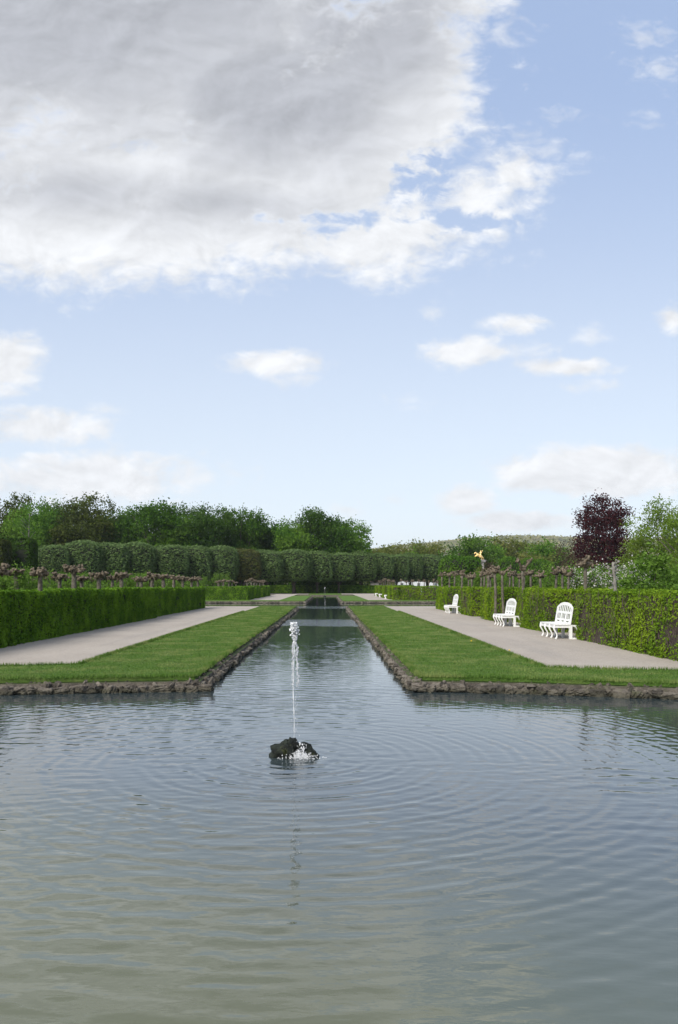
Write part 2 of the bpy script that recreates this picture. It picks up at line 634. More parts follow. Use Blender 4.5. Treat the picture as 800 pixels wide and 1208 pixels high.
# grass blades on the near lawns (short mown turf, slightly longer by the stones)
gp = []
for L in LAWNS[:2]:
    xs = [p[0] for p in L]
    c = np.stack([rng.uniform(min(xs), max(xs), 900000), rng.uniform(11.2, 57, 900000)], 1)
    c = c[rng.random(len(c)) < np.clip((13.5 / c[:, 1]) ** 1.3, 0, 1)]
    px = 386 + F * (c[:, 0] - CX) / c[:, 1]
    c = c[(px > -60) & (px < 860)]
    k = np.zeros(len(c), bool)
    A = np.array(L)
    for i in range(len(A)):
        x1, y1 = A[i]
        x2, y2 = A[(i + 1) % len(A)]
        if y1 == y2:
            continue
        k ^= ((y1 > c[:, 1]) != (y2 > c[:, 1])) & (c[:, 0] < (x2 - x1) * (c[:, 1] - y1) / (y2 - y1) + x1)
    gp.append(c[k])
gp = np.concatenate(gp)
n = len(gp)
fr = []
for xa, ya, xb, yb in ((-1.94, 13.14, -1.94, 45), (1.94, 13.14, 1.94, 45), (-1.93, 13.14, -3.3, 12.99), (-3.3, 12.99, -5.05, 12.74), (-5.05, 12.74, -9.2, 11.99), (1.93, 13.14, 3.6, 12.89), (3.6, 12.89, 5.97, 12.24), (5.97, 12.24, 9.23, 11.49), (-4.58, 15.12, -4.58, 45), (4.5, 14.6, 4.58, 45), (-4.6, 15.1, -8.4, 14.35), (4.45, 14.58, 6.8, 14.02), (6.8, 14.02, 8.4, 13.4)):
    k = int(math.hypot(xb - xa, yb - ya) * 420)
    u_ = rng.random(k)
    fr.append(np.stack([xa + (xb - xa) * u_ + rng.normal(0, .03, k), ya + (yb - ya) * u_ + rng.normal(0, .03, k)], 1))
nf = sum(map(len, fr))
gp = np.concatenate([gp] + fr)
n = len(gp)
hgt = rng.uniform(.008, .027, n)
hgt[-nf:] = rng.uniform(.02, .085, nf)
wd = .006 * np.clip(gp[:, 1] / 13, 1, 3)
an = rng.uniform(0, 2 * PI, n)
b0 = np.stack([gp[:, 0], gp[:, 1], np.full(n, .024)], 1)
dv = np.stack([np.cos(an) * wd, np.sin(an) * wd, np.zeros(n)], 1)
tip = b0 + np.stack([rng.normal(0, .012, n), rng.normal(0, .012, n), hgt], 1)
tag(ob('grass', MB().add((np.stack([b0 - dv, b0 + dv, tip], 1).reshape(-1, 3), np.arange(3 * n).reshape(n, 3))), M['blade']),
    'short mown green turf of the lawn strips beside the canal', 'grass', kind='stuff')


# ------------------------------------------------------------------ rough stone edging
def edging(name, label, poly, z=-.1):
    P = np.array(poly, float)
    mb = MB()
    for i in range(len(P) - 1):
        d = P[i + 1] - P[i]
        L = np.linalg.norm(d)
        u = d / L
        nrm = np.array([-u[1], u[0]])
        s = 0.0
        while s < L:
            p = P[i] + u * s
            far = p[1] > 30
            step = rng.uniform(.10, .30) * (1.5 if p[1] > 55 else 1.0)
            c = P[i] + u * (s + step / 2) + nrm * rng.uniform(.0, .09)
            sub = 4 if p[1] < 18 else (3 if p[1] < 26 else 2)
            a = math.atan2(u[1], u[0]) + rng.normal(0, .15)
            V, Fc = ico(sub)
            V = V / (np.abs(V).max(1)[:, None] ** .6 * np.linalg.norm(V, axis=1)[:, None] ** .4)
            dd = np.zeros(len(V))
            for q in range(9):                      # broken, pitted tufa
                w = rng.normal(size=3) * (1.6 + 1.5 * q)
                dd += np.sin(V @ w + rng.uniform(0, 6.28)) / (1 + .45 * q)
            V = V * (1 + .10 * dd[:, None]) * np.array([step * .58, rng.uniform(.10, .16), rng.uniform(.055, .085)])
            ca, sa = math.cos(a), math.sin(a)
            V = V @ np.array([[ca, sa, 0], [-sa, ca, 0], [0, 0, 1]]) + np.array([c[0], c[1], z - .06 + rng.uniform(-.03, .02)])
            mb.add((V, Fc))
            for q in range(3 if not far else 1):
                w_ = rng.uniform(-.12, .13)
                c2 = c + nrm * w_ + u * rng.uniform(-.15, .15)
                zz = rng.uniform(-.10, .03) if w_ < .02 else rng.uniform(.01, .045)
                mb.add(lump((c2[0], c2[1], z + zz), rng.uniform(.03, .07, 3), 2, .6, 3.5))
            s += step * .86
    o = ob(name, mb, M['stone'])
    tag(o, label, 'stone edging', 'rough stone edgings of the lawns')


edging('stone_edging', 'rough tufa stone edging along the left canal bank, turning left at the pond',
       [(-HALF - .02, 57), (-HALF - .02, 13.05), (-3.3, 12.9), (-5.05, 12.65), (-9.2, 11.9), (-14, 10)][::-1])
edging('stone_edging', 'rough tufa stone edging along the right canal bank, turning right at the pond',
       [(HALF + .02, 57), (HALF + .02, 13.05), (3.6, 12.8), (5.95, 12.15), (9.2, 11.4), (14, 9.4)])
edging('stone_edging', 'stone edging of the far left lawn beyond the cross canal', [(-HALF, 112), (-HALF, 76), (-16, 76)][::-1])
edging('stone_edging', 'stone edging of the far right lawn beyond the cross canal', [(HALF, 112), (HALF, 76), (16, 76)])


# ------------------------------------------------------------------ hedges
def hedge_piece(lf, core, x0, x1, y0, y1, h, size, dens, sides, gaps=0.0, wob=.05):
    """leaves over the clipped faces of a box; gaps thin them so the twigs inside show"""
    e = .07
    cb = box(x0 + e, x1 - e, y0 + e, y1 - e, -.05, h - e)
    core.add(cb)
    for s in sides:
        if s in 'xX':
            A = (y1 - y0) * h
        elif s in 'yY':
            A = (x1 - x0) * h
        else:
            A = (x1 - x0) * (y1 - y0)
        n = int(A * dens)
        if n < 1:
            continue
        a, b = rng.random(n), rng.random(n)
        if s in 'xX':
            C = np.stack([np.full(n, x0 if s == 'x' else x1), y0 + a * (y1 - y0), b * h], 1)
            N = np.array([-1.0 if s == 'x' else 1.0, 0, 0])
        elif s in 'yY':
            C = np.stack([x0 + a * (x1 - x0), np.full(n, y0 if s == 'y' else y1), b * h], 1)
            N = np.array([0, -1.0 if s == 'y' else 1.0, 0])
        else:
            C = np.stack([x0 + a * (x1 - x0), y0 + b * (y1 - y0), np.full(n, h)], 1)
            N = np.array([0, 0, 1.0])
        # rounded, uneven clipping
        w = np.zeros(n)
        for k in range(7):
            q = rng.normal(size=3) * np.array([1, 1, .55]) * (1.2 + 1.7 * k)
            w += np.sin(C @ q + rng.uniform(0, 6)) / (1 + k * .45)
        C = C + N * (w * wob * .5 + rng.normal(0, .022, n))[:, None]
        edge = np.maximum(0, .10 - (h - C[:, 2])) if s != 't' else np.zeros(n)
        C = C - N * (edge * .5)[:, None]
        if gaps:
            g = np.zeros(n)
            for k in range(6):
                q = rng.normal(size=3) * np.array([1.6, .8, 1.7]) * (1.3 + 1.1 * k)
                g += np.sin(C @ q + rng.uniform(0, 6)) / (1 + .35 * k)
            g = g / 2.2 + rng.normal(0, .45, n)
            C = C[g > -1.0 + gaps * 1.6]
        lf.add(leaves(C, size, N, .62))


def twigs(mb, x0, x1, y0, y1, h, n):
    for _ in range(n):
        x = x0 + rng.normal(.0, .03)
        p = np.array([x, rng.uniform(y0, y1), rng.uniform(.0, h * .8)])
        d = np.array([rng.normal(0, .02), rng.normal(0, .12), rng.uniform(.18, .45)])
        mb.add(tube([p, p + d * .5 + rng.normal(0, .02, 3), p + d], [.007, .006, .003], 3, False))


def hedge(label, pieces, mat, core, group, gaps=0.0, tw=False):
    x = np.mean([(p[0] + p[1]) / 2 for p in pieces])
    y = np.mean([(p[2] + p[3]) / 2 for p in pieces])
    root = thing('hedge', label, 'hedge', (x, y, 0), 0, group)
    lf, co = MB(), MB()
    for (x0, x1, y0, y1, h, size, dens, sides) in pieces:
        hedge_piece(lf, co, x0 - x, x1 - x, y0 - y, y1 - y, h, size, dens, sides, gaps)
        if tw:
            twigs(co, x0 - x - .0, x1 - x, y0 - y, y1 - y, h, int((y1 - y0) * 38))
    ob('foliage', lf, M[mat], root)
    ob('branches', co, M[core], root)
    return root


GH = 'clipped hedges bordering the gravel walks'
# left side, near garden
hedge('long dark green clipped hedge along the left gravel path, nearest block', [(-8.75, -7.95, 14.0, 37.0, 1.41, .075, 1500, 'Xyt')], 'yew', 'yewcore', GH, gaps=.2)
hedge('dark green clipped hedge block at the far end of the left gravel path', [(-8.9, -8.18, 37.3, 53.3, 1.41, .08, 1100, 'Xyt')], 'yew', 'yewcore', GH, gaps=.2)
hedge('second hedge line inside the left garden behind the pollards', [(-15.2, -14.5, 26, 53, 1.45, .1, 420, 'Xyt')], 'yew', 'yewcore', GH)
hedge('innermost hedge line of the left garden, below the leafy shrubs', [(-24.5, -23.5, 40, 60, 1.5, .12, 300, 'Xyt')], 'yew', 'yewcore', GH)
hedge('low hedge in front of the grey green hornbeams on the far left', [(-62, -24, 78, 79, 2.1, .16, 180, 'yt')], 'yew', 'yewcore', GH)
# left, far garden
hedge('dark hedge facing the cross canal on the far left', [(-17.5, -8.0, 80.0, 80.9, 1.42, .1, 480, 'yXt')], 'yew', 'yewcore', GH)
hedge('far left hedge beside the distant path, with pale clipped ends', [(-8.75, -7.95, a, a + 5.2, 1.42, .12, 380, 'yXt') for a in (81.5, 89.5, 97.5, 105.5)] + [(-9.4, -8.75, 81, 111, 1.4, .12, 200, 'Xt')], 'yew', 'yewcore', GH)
# end hedge
hedge('straight dark hedge closing the vista below the hornbeams', [(-17, 17, 146, 147.5, 1.5, .16, 260, 'yt')], 'yew', 'yewcore', GH)
# right side, near garden: projecting blocks with bench niches between them
RX, RB = 7.68, 8.5
blocks = [(12.0, 22.5), (25.6, 29.0), (32.8, 36.2), (38.6, 42.2), (46.2, 51.2)]
names = ['large bright leafy beech hedge block filling the right edge, brown twigs showing',
         'beech hedge block between the two nearer white benches',
         'beech hedge block beyond the middle white bench with a bare trunk at its corner',
         'beech hedge block just before the farthest near bench',
         'bright green last hedge block at the end of the right path']
for i, ((a, b), nm) in enumerate(zip(blocks, names)):
    sz, dn = ((.068, 1150), (.07, 980), (.08, 760), (.09, 620), (.09, 560))[i]
    hedge(nm, [(RX, 9.3, a, b, 1.41, sz, dn, 'xyt'), (RB, 9.3, b, (blocks[i + 1][0] if i < 4 else b + .3), 1.40, sz, dn, 'xt')],
          'beech', 'twig', GH, gaps=(.40, .34, .30, .28, .18)[i], tw=(i < 4))
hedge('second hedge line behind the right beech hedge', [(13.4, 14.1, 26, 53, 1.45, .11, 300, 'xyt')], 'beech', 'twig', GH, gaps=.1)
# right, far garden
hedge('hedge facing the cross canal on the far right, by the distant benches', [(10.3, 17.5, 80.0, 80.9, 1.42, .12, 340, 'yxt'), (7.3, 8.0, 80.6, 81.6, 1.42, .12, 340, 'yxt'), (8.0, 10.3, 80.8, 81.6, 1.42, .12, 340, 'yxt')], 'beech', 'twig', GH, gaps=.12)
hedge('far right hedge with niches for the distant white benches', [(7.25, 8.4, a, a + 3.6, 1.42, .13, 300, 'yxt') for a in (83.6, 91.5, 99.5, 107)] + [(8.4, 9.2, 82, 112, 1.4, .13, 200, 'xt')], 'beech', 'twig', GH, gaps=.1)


# ------------------------------------------------------------------ pollards
def pollard(style, k):
    root = thing('pollard_tree', 'pollard tree', 'tree')
    tr, hd = MB(), MB()
    H = rng.uniform(1.72, 1.9)
    lean = rng.normal(0, .05, 2)
    r0 = (.08, .046, .048)[style]
    t = np.linspace(0, 1, 9)
    P = np.stack([lean[0] * t + .015 * np.sin(5 * t + k), lean[1] * t + .015 * np.cos(4 * t + k), -.1 + (H + .1) * t], 1)
    tr.add(tube(P, r0 * (1.15 - .32 * t + .06 * np.sin(9 * t + k)), 9))
    top = P[-1]
    if style == 0:                                   # broad mop of knuckles
        hd.add(lump(top + (0, 0, .02), (.13, .13, .09), 3, .3, 3))
        for j in range(11):
            a = 2 * PI * j / 11 + rng.normal(0, .2)
            L = rng.uniform(.13, .27)
            e = top + np.array([math.cos(a) * L, math.sin(a) * L, rng.uniform(-.02, .09)])
            hd.add(tube([top, (top + e) / 2 + (0, 0, -.01), e], [.06, .045, .035], 6))
            for q in range(4):
                hd.add(lump(e + rng.normal(0, .04, 3), rng.uniform(.025, .062, 3), 2, .5, 3.2))
        for q in range(6):
            hd.add(lump(top + np.array([rng.normal(0, .12), rng.normal(0, .12), .08]), rng.uniform(.035, .06, 3), 2, .45, 3.2))
    elif style == 1:                                 # flat T-shaped head on a slim trunk
        a0 = rng.uniform(0, PI)
        for j in range(5):
            a = a0 + 2 * PI * j / 5 + rng.normal(0, .2)
            L = rng.uniform(.06, .19)
            e = top + np.array([math.cos(a) * L, math.sin(a) * L, rng.uniform(-.02, .16)])
            hd.add(tube([top - (0, 0, .05), (top + e) / 2 + rng.normal(0, .015, 3), e], [.055, .04, .032], 6))
            for q in range(3):
                hd.add(lump(e + rng.normal(0, .035, 3), rng.uniform(.025, .055, 3), 2, .5, 3.2))
        hd.add(lump(top, (.1, .1, .08), 2, .4, 3))
    else:                                            # forked, arms reaching up
        for sgn in (-1, 1):
            L = rng.uniform(.18, .28)
            e = top + np.array([sgn * L, rng.normal(0, .08), rng.uniform(.12, .26)])
            hd.add(tube([top - (0, 0, .06), top + (e - top) * .45 + (0, 0, -.03), e], [.05, .042, .036], 6))
            for q in range(4):
                hd.add(lump(e + rng.normal(0, .04, 3), rng.uniform(.03, .055, 3), 2, .45, 3.2))
            s = e + np.array([sgn * .08, 0, rng.uniform(-.05, .12)])
            hd.add(tube([e, s], [.045, .035], 5))
        hd.add(lump(top, (.1, .1, .09), 2, .4, 3))
    ob('trunk', tr, M['pbark'], root, True)
    ob('crown', hd, M['pknob'], root, True)
    return Kind(root)


PB = [pollard(0, i) for i in range(4)]
PT = [pollard(1, i) for i in range(4)]
PF = [pollard(2, i) for i in range(2)]
GP = 'knobbly pollard trees rising behind the hedges'


def prow(kinds, spots, where, sc=1.0, gr=GP):
    for i, (x, y) in enumerate(spots):
        k = kinds[int(rng.integers(len(kinds)))]
        z = rng.uniform(.95, 1.06) * sc
        k.put(f'{ORD[i]} knobbly pollard, counted from the near end, of {where}',
              (x, y, 0), rng.uniform(0, 6.28) if k not in PF else rng.normal(0, .3), (z * rng.uniform(.95, 1.1), z * rng.uniform(.95, 1.1), z), gr)


prow(PB, [((-8.12 if y < 37 else -8.38) + rng.normal(0, .03), y + rng.normal(0, .2)) for y in (19.9, 22.6, 25.5, 28.6, 31.4, 34.6, 37.6, 40.6, 43.5, 46.5, 49.5, 52.2)], 'the left hedge row', 1.08)
prow(PB, [(-11.3 + rng.normal(0, .15), 29.6 + 3.5 * i + rng.normal(0, .3)) for i in range(7)], 'the second row, left garden', 1.08)
prow(PB, [(-13.8 + rng.normal(0, .15), 38 + 4.2 * i + rng.normal(0, .4)) for i in range(4)], 'the third row, left garden', 1.06)
prow(PB, [(-17.5 + rng.normal(0, .3), 47 + 4.6 * i + rng.normal(0, .4)) for i in range(3)], 'the innermost row, left garden', 1.0)
RF = [(7.9, 22.1), (7.62, 32.9), (7.9, 36.0), (7.9, 39.6), (7.9, 43.0), (7.9, 46.8), (7.9, 50.0)]
prow(PT, RF, 'the right hedge row', 1.18)
prow(PT, [(ax(px, y), y) for px, y in ((671, 32.5), (664, 30.5), (655, 33), (639, 32), (626, 36), (618, 38.5), (612, 41), (606, 44), (601, 47))], 'the second row, right garden', 1.17)
prow(PT, [(ax(px, y), y) for px, y in ((578, 38), (571, 41), (568, 44), (558, 46), (552, 48), (545, 50), (536, 52))], 'the third row, right garden', 1.17)
PF[0].put('forked pollard with two raised arms above the block left of the nearest bench', (ax(617, 28.8), 28.8, 0), .1, 1.2, GP)
PF[1].put('crooked forked pollard beside the middle white bench', (ax(594, 32.5), 32.5, 0), -.2, 1.16, GP)
prow(PB, [(-8.3, 83 + 3.6 * i) for i in range(7)], 'the distant left hedge', 1.12)
prow(PB, [(-11.5, 83.5 + 4 * i) for i in range(5)], 'the distant left inner row', 1.1)
prow(PT, [(7.6, 84 + 3.7 * i) for i in range(7)], 'the distant right hedge', 1.15)
prow(PT, [(ax(px, 86 + (i % 3) * 4), 86 + (i % 3) * 4) for i, px in enumerate((473, 480, 487, 494, 500, 506, 511, 516))], 'the row before the white building', 1.12)

# tall bare trunk above the right hedge
root = thing('dead_tree', 'tall pale bare trunk with broken top above the right hedge', 'tree', (ax(725, 20.2), 20.2, 0))
mb = MB()
t = np.linspace(0, 1, 12)
mb.add(tube(np.stack([.03 * np.sin(4 * t), .02 * np.cos(5 * t), 2.2 * t], 1), .055 - .013 * t + .006 * np.sin(14 * t), 9))
ob('trunk', mb, M['palebark'], root, True)
mb = MB()
for j in range(6):
    a = rng.uniform(0, 6.28)
    b = np.array([.03 * math.sin(4), 0, rng.uniform(1.8, 2.15)])
    e = b + np.array([math.cos(a) * .16, math.sin(a) * .16, rng.uniform(.05, .22)])
    mb.add(tube([b, (b + e) / 2, e], [.024, .018, .01], 5))
    mb.add(lump(e, rng.uniform(.025, .045, 3), 2, .4))
ob('branches', mb, M['palebark'], root, True)


# ------------------------------------------------------------------ trees
def tree(name, label, mat, H, lobes, clumps, per, leaf, spread, bark='bark', trunk_r=.3, fork=.35, cat='tree', limbs=9, up=.3, inner=.25):
    """tapered trunk, limbs to the lobes and a crown of leaf clumps filling lobes (cx,cy,cz,rx,ry,rz)"""
    root = thing(name, label, cat)
    tr, cr = MB(), MB()
    t = np.linspace(0, 1, 7)
    f = H * fork
    tr.add(tube(np.stack([.02 * H * np.sin(3 * t), .02 * H * np.sin(2 * t), -.2 + (H * .7) * t], 1), trunk_r * (1.15 - .95 * t), 8))
    for j in range(limbs):
        l = lobes[j % len(lobes)]
        c = np.array(l[:3]) + rng.normal(0, .45, 3) * np.array(l[3:])
        s = np.array([0, 0, f * rng.uniform(.7, 1.5)])
        mid = (s + c) / 2 + np.array([0, 0, -.05 * H]) + rng.normal(0, .02 * H, 3)
        tr.add(tube([s, mid, c], [trunk_r * .42, trunk_r * .28, trunk_r * .08], 5))
    w = np.array([(l[3] * l[4] * l[5]) ** .67 for l in lobes])
    w /= w.sum()
    for j in range(clumps):
        l = lobes[rng.choice(len(lobes), p=w)]
        d = rng.normal(size=3)
        d /= np.linalg.norm(d)
        r = rng.uniform(.72, 1.05) if rng.random() > inner else rng.uniform(.1, .75)
        c = np.array(l[:3]) + d * r * np.array(l[3:])
        if c[2] < .05 * H:
            c[2] = .05 * H + rng.uniform(0, .1) * H
        sp = spread * rng.uniform(.55, 1.35)
        C = c + rng.normal(size=(per, 3)) * np.array([sp, sp, sp * .75])
        C[:, 2] = np.maximum(C[:, 2], .1)
        cr.add(leaves(C, leaf, None, .65, up))
    ob('trunk', tr, M[bark], root, True)
    ob('crown', cr, M[mat], root)
    return root


def round_lobes(H, W, n, low=.25, seed=0):
    L = [(0, 0, H * (low + .98) / 2, W * .36, W * .36, H * (.98 - low) / 2 * .92)]
    for j in range(n):
        a = 2 * PI * j / n + rng.normal(0, .4)
        z = H * rng.uniform(low + .1, .86)
        k = W * rng.uniform(.2, .3)
        rr = W * .5 - k * .8
        L.append((math.cos(a) * rr, math.sin(a) * rr, z, k, k, k * rng.uniform(.7, 1.0)))
    return L


# broad forest trees, one prototype per kind, unit height about 18 m
FK = []     # crowns of fine leaves in dense clumps
for i, (m_, low) in enumerate((('wood1', .06), ('wood2', .06), ('wood3', .08), ('wood4', .08), ('wood2', .1))):
    FK.append(Kind(tree('forest_tree', 'forest tree', m_, 18, round_lobes(18, 11, 17, low), 560, 36, .42, .62, trunk_r=.32)))
GF = 'tall trees of the wood behind the hornbeams'
# px centre, top px, width px, depth, kind, label
FT = [
    (8, 577, 52, 138, 2, 'bronze green broad tree at the left edge of the wood'),
    (42, 574, 56, 134, 3, 'light green airy tree with a slim pale trunk, left in the wood'),
    (93, 576, 66, 136, 2, 'brownish dark tree, darkest broad crown left in the wood'),
    (68, 580, 46, 150, 0, 'tree half hidden between the light green and the brownish tree'),
    (128, 588, 46, 148, 1, 'low dark tree right of the brownish one'),
    (152, 589, 48, 141, 0, 'mid green tree below the small gap in the wood top'),
    (195, 583, 64, 138, 0, 'big round mid green tree left of the middle of the wood'),
    (228, 588, 50, 150, 4, 'dark tree right of the big round green one'),
    (252, 588, 50, 141, 1, 'dark bushy tree with pointed tip in the wood'),
    (284, 591, 52, 145, 0, 'mid green tree in the middle of the wood with feathery top'),
    (318, 604, 46, 150, 1, 'lower dark tree filling the dip in the wood top'),
    (348, 597, 52, 146, 3, 'light green loose crowned tree right of the dip in the wood'),
    (378, 594, 54, 148, 4, 'dark tree with the highest top near the right end of the wood'),
    (402, 602, 48, 150, 0, 'green tree second from the right end of the wood'),
    (-40, 574, 60, 138, 0, 'tree of the wood just past the left edge'),
]
for px, py, w, Y, k, lb in FT:
    H = az(py, Y)
    wd_ = w * 1.12 * Y / F / 11
    FK[k].put(lb, (ax(px, Y), Y, 0), rng.uniform(0, 6.28), (wd_, wd_, H / 18.6), GF)
r_ = tree('forest_tree', 'slender airy tree at the right end of the wood, sky showing through', 'wood4', 14,
          [(0, 0, 9, 2.0, 2.0, 4.6), (1.2, 0, 7, 1.5, 1.5, 2.5), (-1.2, 0, 6, 1.6, 1.6, 3)], 90, 30, .36, .5, trunk_r=.2)
r_.location = (ax(426, 148), 148, 0)
r_.scale = (.95, .95, az(613, 148) / 14)
r_['group'] = GF

# slim pale trunk in front of the wood
root = thing('birch_tree', 'slim pale birch trunk standing before the wood on the left', 'tree', (ax(34, 120), 120, 0))
mb = MB()
mb.add(tube([(0, 0, -.2), (.1, 0, 5), (-.05, .1, 10), (.15, 0, 13.5)], [.17, .14, .1, .04], 7))
for j in range(7):
    z = rng.uniform(7, 12.5)
    a = rng.uniform(0, 6.28)
    mb.add(tube([(0, 0, z), (math.cos(a) * .8, math.sin(a) * .8, z + .9), (math.cos(a) * 1.5, math.sin(a) * 1.5, z + 1.4)], [.05, .035, .015], 4))
ob('trunk', mb, M['palebark'], root, True)
mb = MB()
for j in range(40):
    z = rng.uniform(8.5, 14)
    a = rng.uniform(0, 6.28)
    q = rng.uniform(.3, 2.0)
    mb.add(leaves(np.array([math.cos(a) * q, math.sin(a) * q, z]) + rng.normal(size=(24, 3)) * .4, .3, None, .65, .3))
ob('crown', mb, M['wood4'], root)


def mass(name, label, mat, pts, per, leaf, spread):
    mb = MB()
    for c in pts:
        mb.add(leaves(np.asarray(c) + rng.normal(size=(per, 3)) * spread * np.array([1, 1, .6]), leaf, None, .7, .3))
    return tag(ob(name, mb, M[mat]), label, 'woodland', kind='stuff')


mass('woodland', 'dark undergrowth and far trunks filling the wood on the left', 'wood2',
     [(rng.uniform(-95, 8), rng.uniform(156, 178), rng.uniform(0, 1) ** 1.2 * 13.5) for _ in range(1500)], 26, .8, 1.1)
mass('woodland', 'low green wood seen far beyond the garden on the right', 'olive',
     [(rng.uniform(-10, 330), rng.uniform(290, 420), rng.uniform(0, 1) * (8 + 5 * math.sin(i * .7) ** 2)) for i in range(1700)], 22, 1.4, 2.0)

# clipped hornbeam trees
HB = []
for v in range(4):
    root = thing('clipped_hornbeam', 'clipped hornbeam', 'tree')
    lf, co, tr = MB(), MB(), MB()
    n = 6500
    d = rng.normal(size=(n, 3))
    d /= np.abs(d).max(1)[:, None] ** .55 * np.linalg.norm(d, axis=1)[:, None] ** .45     # between cube and ball
    w = np.zeros(n)
    for k in range(5):
        q = rng.normal(size=3) * (2.0 + 1.6 * k)
        w += np.sin(d @ q + rng.uniform(0, 6)) / (1 + .6 * k)
    d2 = d * (1 + .05 * w)[:, None]
    rad = np.array([1.98, 1.7, 2.95])
    C = d2 * rad + np.array([0, 0, 5.55]) + rng.normal(0, .09, (n, 3))
    N = d / np.linalg.norm(d, axis=1)[:, None]
    lf.add(leaves(C, .26, N, .65))
    V, Fc = ico(4)
    V = V / (np.abs(V).max(1)[:, None] ** .55 * np.linalg.norm(V, axis=1)[:, None] ** .45)
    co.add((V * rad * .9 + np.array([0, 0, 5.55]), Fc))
    tr.add(tube([(0, 0, -.2), (.04, 0, 1.5), (0, .03, 3.2)], [.17, .14, .12], 8))
    for a in (0, 2, 4):
        tr.add(tube([(0, 0, 1.4), (math.cos(a) * .4, math.sin(a) * .4, 2.6)], [.07, .05], 5))
    ob('foliage', lf, M['hornbeam' if v < 3 else 'hornbeam_brown'], root)
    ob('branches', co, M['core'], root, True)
    ob('trunk', tr, M['bark'], root, True)
    HB.append(Kind(root))
GHB = 'row of box clipped hornbeam trees across the garden'
hb = [(62, 643, 33, 1), (98, 640, 40, 0), (130, 641, 38, 2), (160, 642, 40, 0), (200, 643, 38, 1), (231, 645, 34, 2), (260, 646, 36, 0), (288, 648, 34, 3),
      (315, 649, 32, 1), (346, 650, 36, 0), (374, 651, 32, 2), (400, 652, 31, 1), (426, 652, 30, 0), (449, 653, 26, 2), (468, 654, 24, 1), (484, 654, 24, 0), (504, 655, 30, 2)]
HL = ['half as wide and pressed against the shrub at its left', 'first full width one on the left', 'flat topped, second full one', 'broad, left of the gap',
      'broad, right of the gap', 'narrow domed, beside the broad one', 'left neighbour of the bronze one', 'bronze brown leaved, the only brown one',
      'right neighbour of the bronze one', 'domed with the roundest top', 'left of the canal axis', 'straight behind the canal axis',
      'right of the canal axis', 'in front of the pinkish roof', 'with the white building at its foot, left', 'with the white building at its foot, middle',
      'last at the right end of the row']
for i, ((px, py, w, k), lb) in enumerate(zip(hb, HL)):
    Y = 112 + 46 * i / 16.0
    sx = w * 1.1 * Y / F / 3.9
    HB[k].put('grey green clipped hornbeam, ' + lb if k != 3 else 'clipped hornbeam, ' + lb, (ax(px, Y), Y, 0), rng.choice([0, PI]) + rng.normal(0, .1), (sx, sx, az(py, Y) / 8.55), GHB)
# dark hedge blocks at the far left
DK = []
root = thing('clipped_block', 'clipped block', 'hedge')
lf, co = MB(), MB()
hedge_piece(lf, co, -2, 2, -1.5, 1.5, 6.0, .3, 130, 'yxXt', 0, .2)
ob('foliage', lf, M['wood2'], root)
ob('branches', co, M['core'], root)
k_ = Kind(root)
k_.put('tall dark clipped hedge block at the left edge below the wood', (ax(22, 104), 104, 0), 0, (1.0, 1, az(638, 104) / 6))
root2 = k_.put('tall green clipped hedge block cut off by the left edge', (ax(-8, 100), 100, 0), 0, (.9, 1, az(640, 100) / 6))
for ch in root2.children:
    if ch.name.startswith('foliage'):
        ch.data = ch.data.copy()
        ch.data.materials[0] = M['wood3']

# ------------------------------------------------------------------ right background trees
bt = Kind(tree('broad_tree', 'broad tree', 'olive', 12, round_lobes(12, 10, 9, .1), 120, 40, .5, .7, trunk_r=.3))
bt2 = Kind(tree('broad_tree', 'broad tree', 'wood4', 12, round_lobes(12, 10, 9, .1), 120, 40, .5, .7, trunk_r=.3))
bt3 = Kind(tree('broad_tree', 'broad tree', 'wood1', 12, round_lobes(12, 10, 9, .08), 130, 40, .45, .65, trunk_r=.35))
bt4 = Kind(tree('broad_tree', 'broad tree', 'rust', 12, round_lobes(12, 9, 8, .1), 110, 24, .4, .7, trunk_r=.3))
GB = 'spring trees beyond the right garden'
for px, py, w, Y, k, lb in [
    (456, 641, 48, 190, bt, 'olive brown round tree right of the wood above the hornbeams'),
    (443, 648, 34, 176, bt, 'small olive tree at the foot of the slender airy tree'),
    (503, 637, 42, 200, bt, 'pale olive tree left of the dark oak'),
    (486, 646, 36, 180, bt2, 'small green tree between two olive trees'),
    (540, 626, 58, 185, bt3, 'dark spreading oak, tallest of the trees before the hill'),
    (577, 634, 40, 190, bt2, 'green tree right behind the gilded statue'),
    (610, 633, 60, 200, bt, 'wide olive tree right of the gilded statue'),
    (647, 634, 52, 170, bt2, 'fresh green tree left of the copper beech'),
    (672, 632, 36, 150, bt4, 'thin brown budding tree touching the copper beech'),
    (690, 655, 50, 110, bt4, 'low brown budding tree at the foot of the copper beech'),
    (625, 652, 50, 150, bt, 'low olive tree behind the clipped green drums'),
]:
    H = az(py, Y)
    s = w * 1.1 * Y / F / 10
    k.put(lb, (ax(px, Y), Y, 0), rng.uniform(0, 6.28), (s, s, H / 11.9), GB)

Y = 118
H = az(580, Y)
r_ = tree('copper_beech', 'tall dark purple copper beech on the right', 'copper', H,
          [(0, 0, H * .50, 3.6, 3.6, H * .42), (0, 0, H * .8, 3.0, 3.0, H * .17), (-2.2, 0, H * .72, 2.0, 2, 2.6), (2.4, 0, H * .7, 2.0, 2, 2.4), (-2.5, 0, H * .42, 2.0, 2.4, 3), (2.6, 0, H * .42, 1.9, 2.4, 3), (0, -2, H * .6, 2.6, 2, 3), (-3.2, 0, H * .24, 1.6, 1.8, 2.4), (3.2, 0, H * .24, 1.6, 1.8, 2.4), (0, -1.5, H * .25, 2.6, 2, 2.6)],
          430, 40, .32, .52, trunk_r=.45, inner=.3)
r_.location = (ax(711, Y), Y, 0)

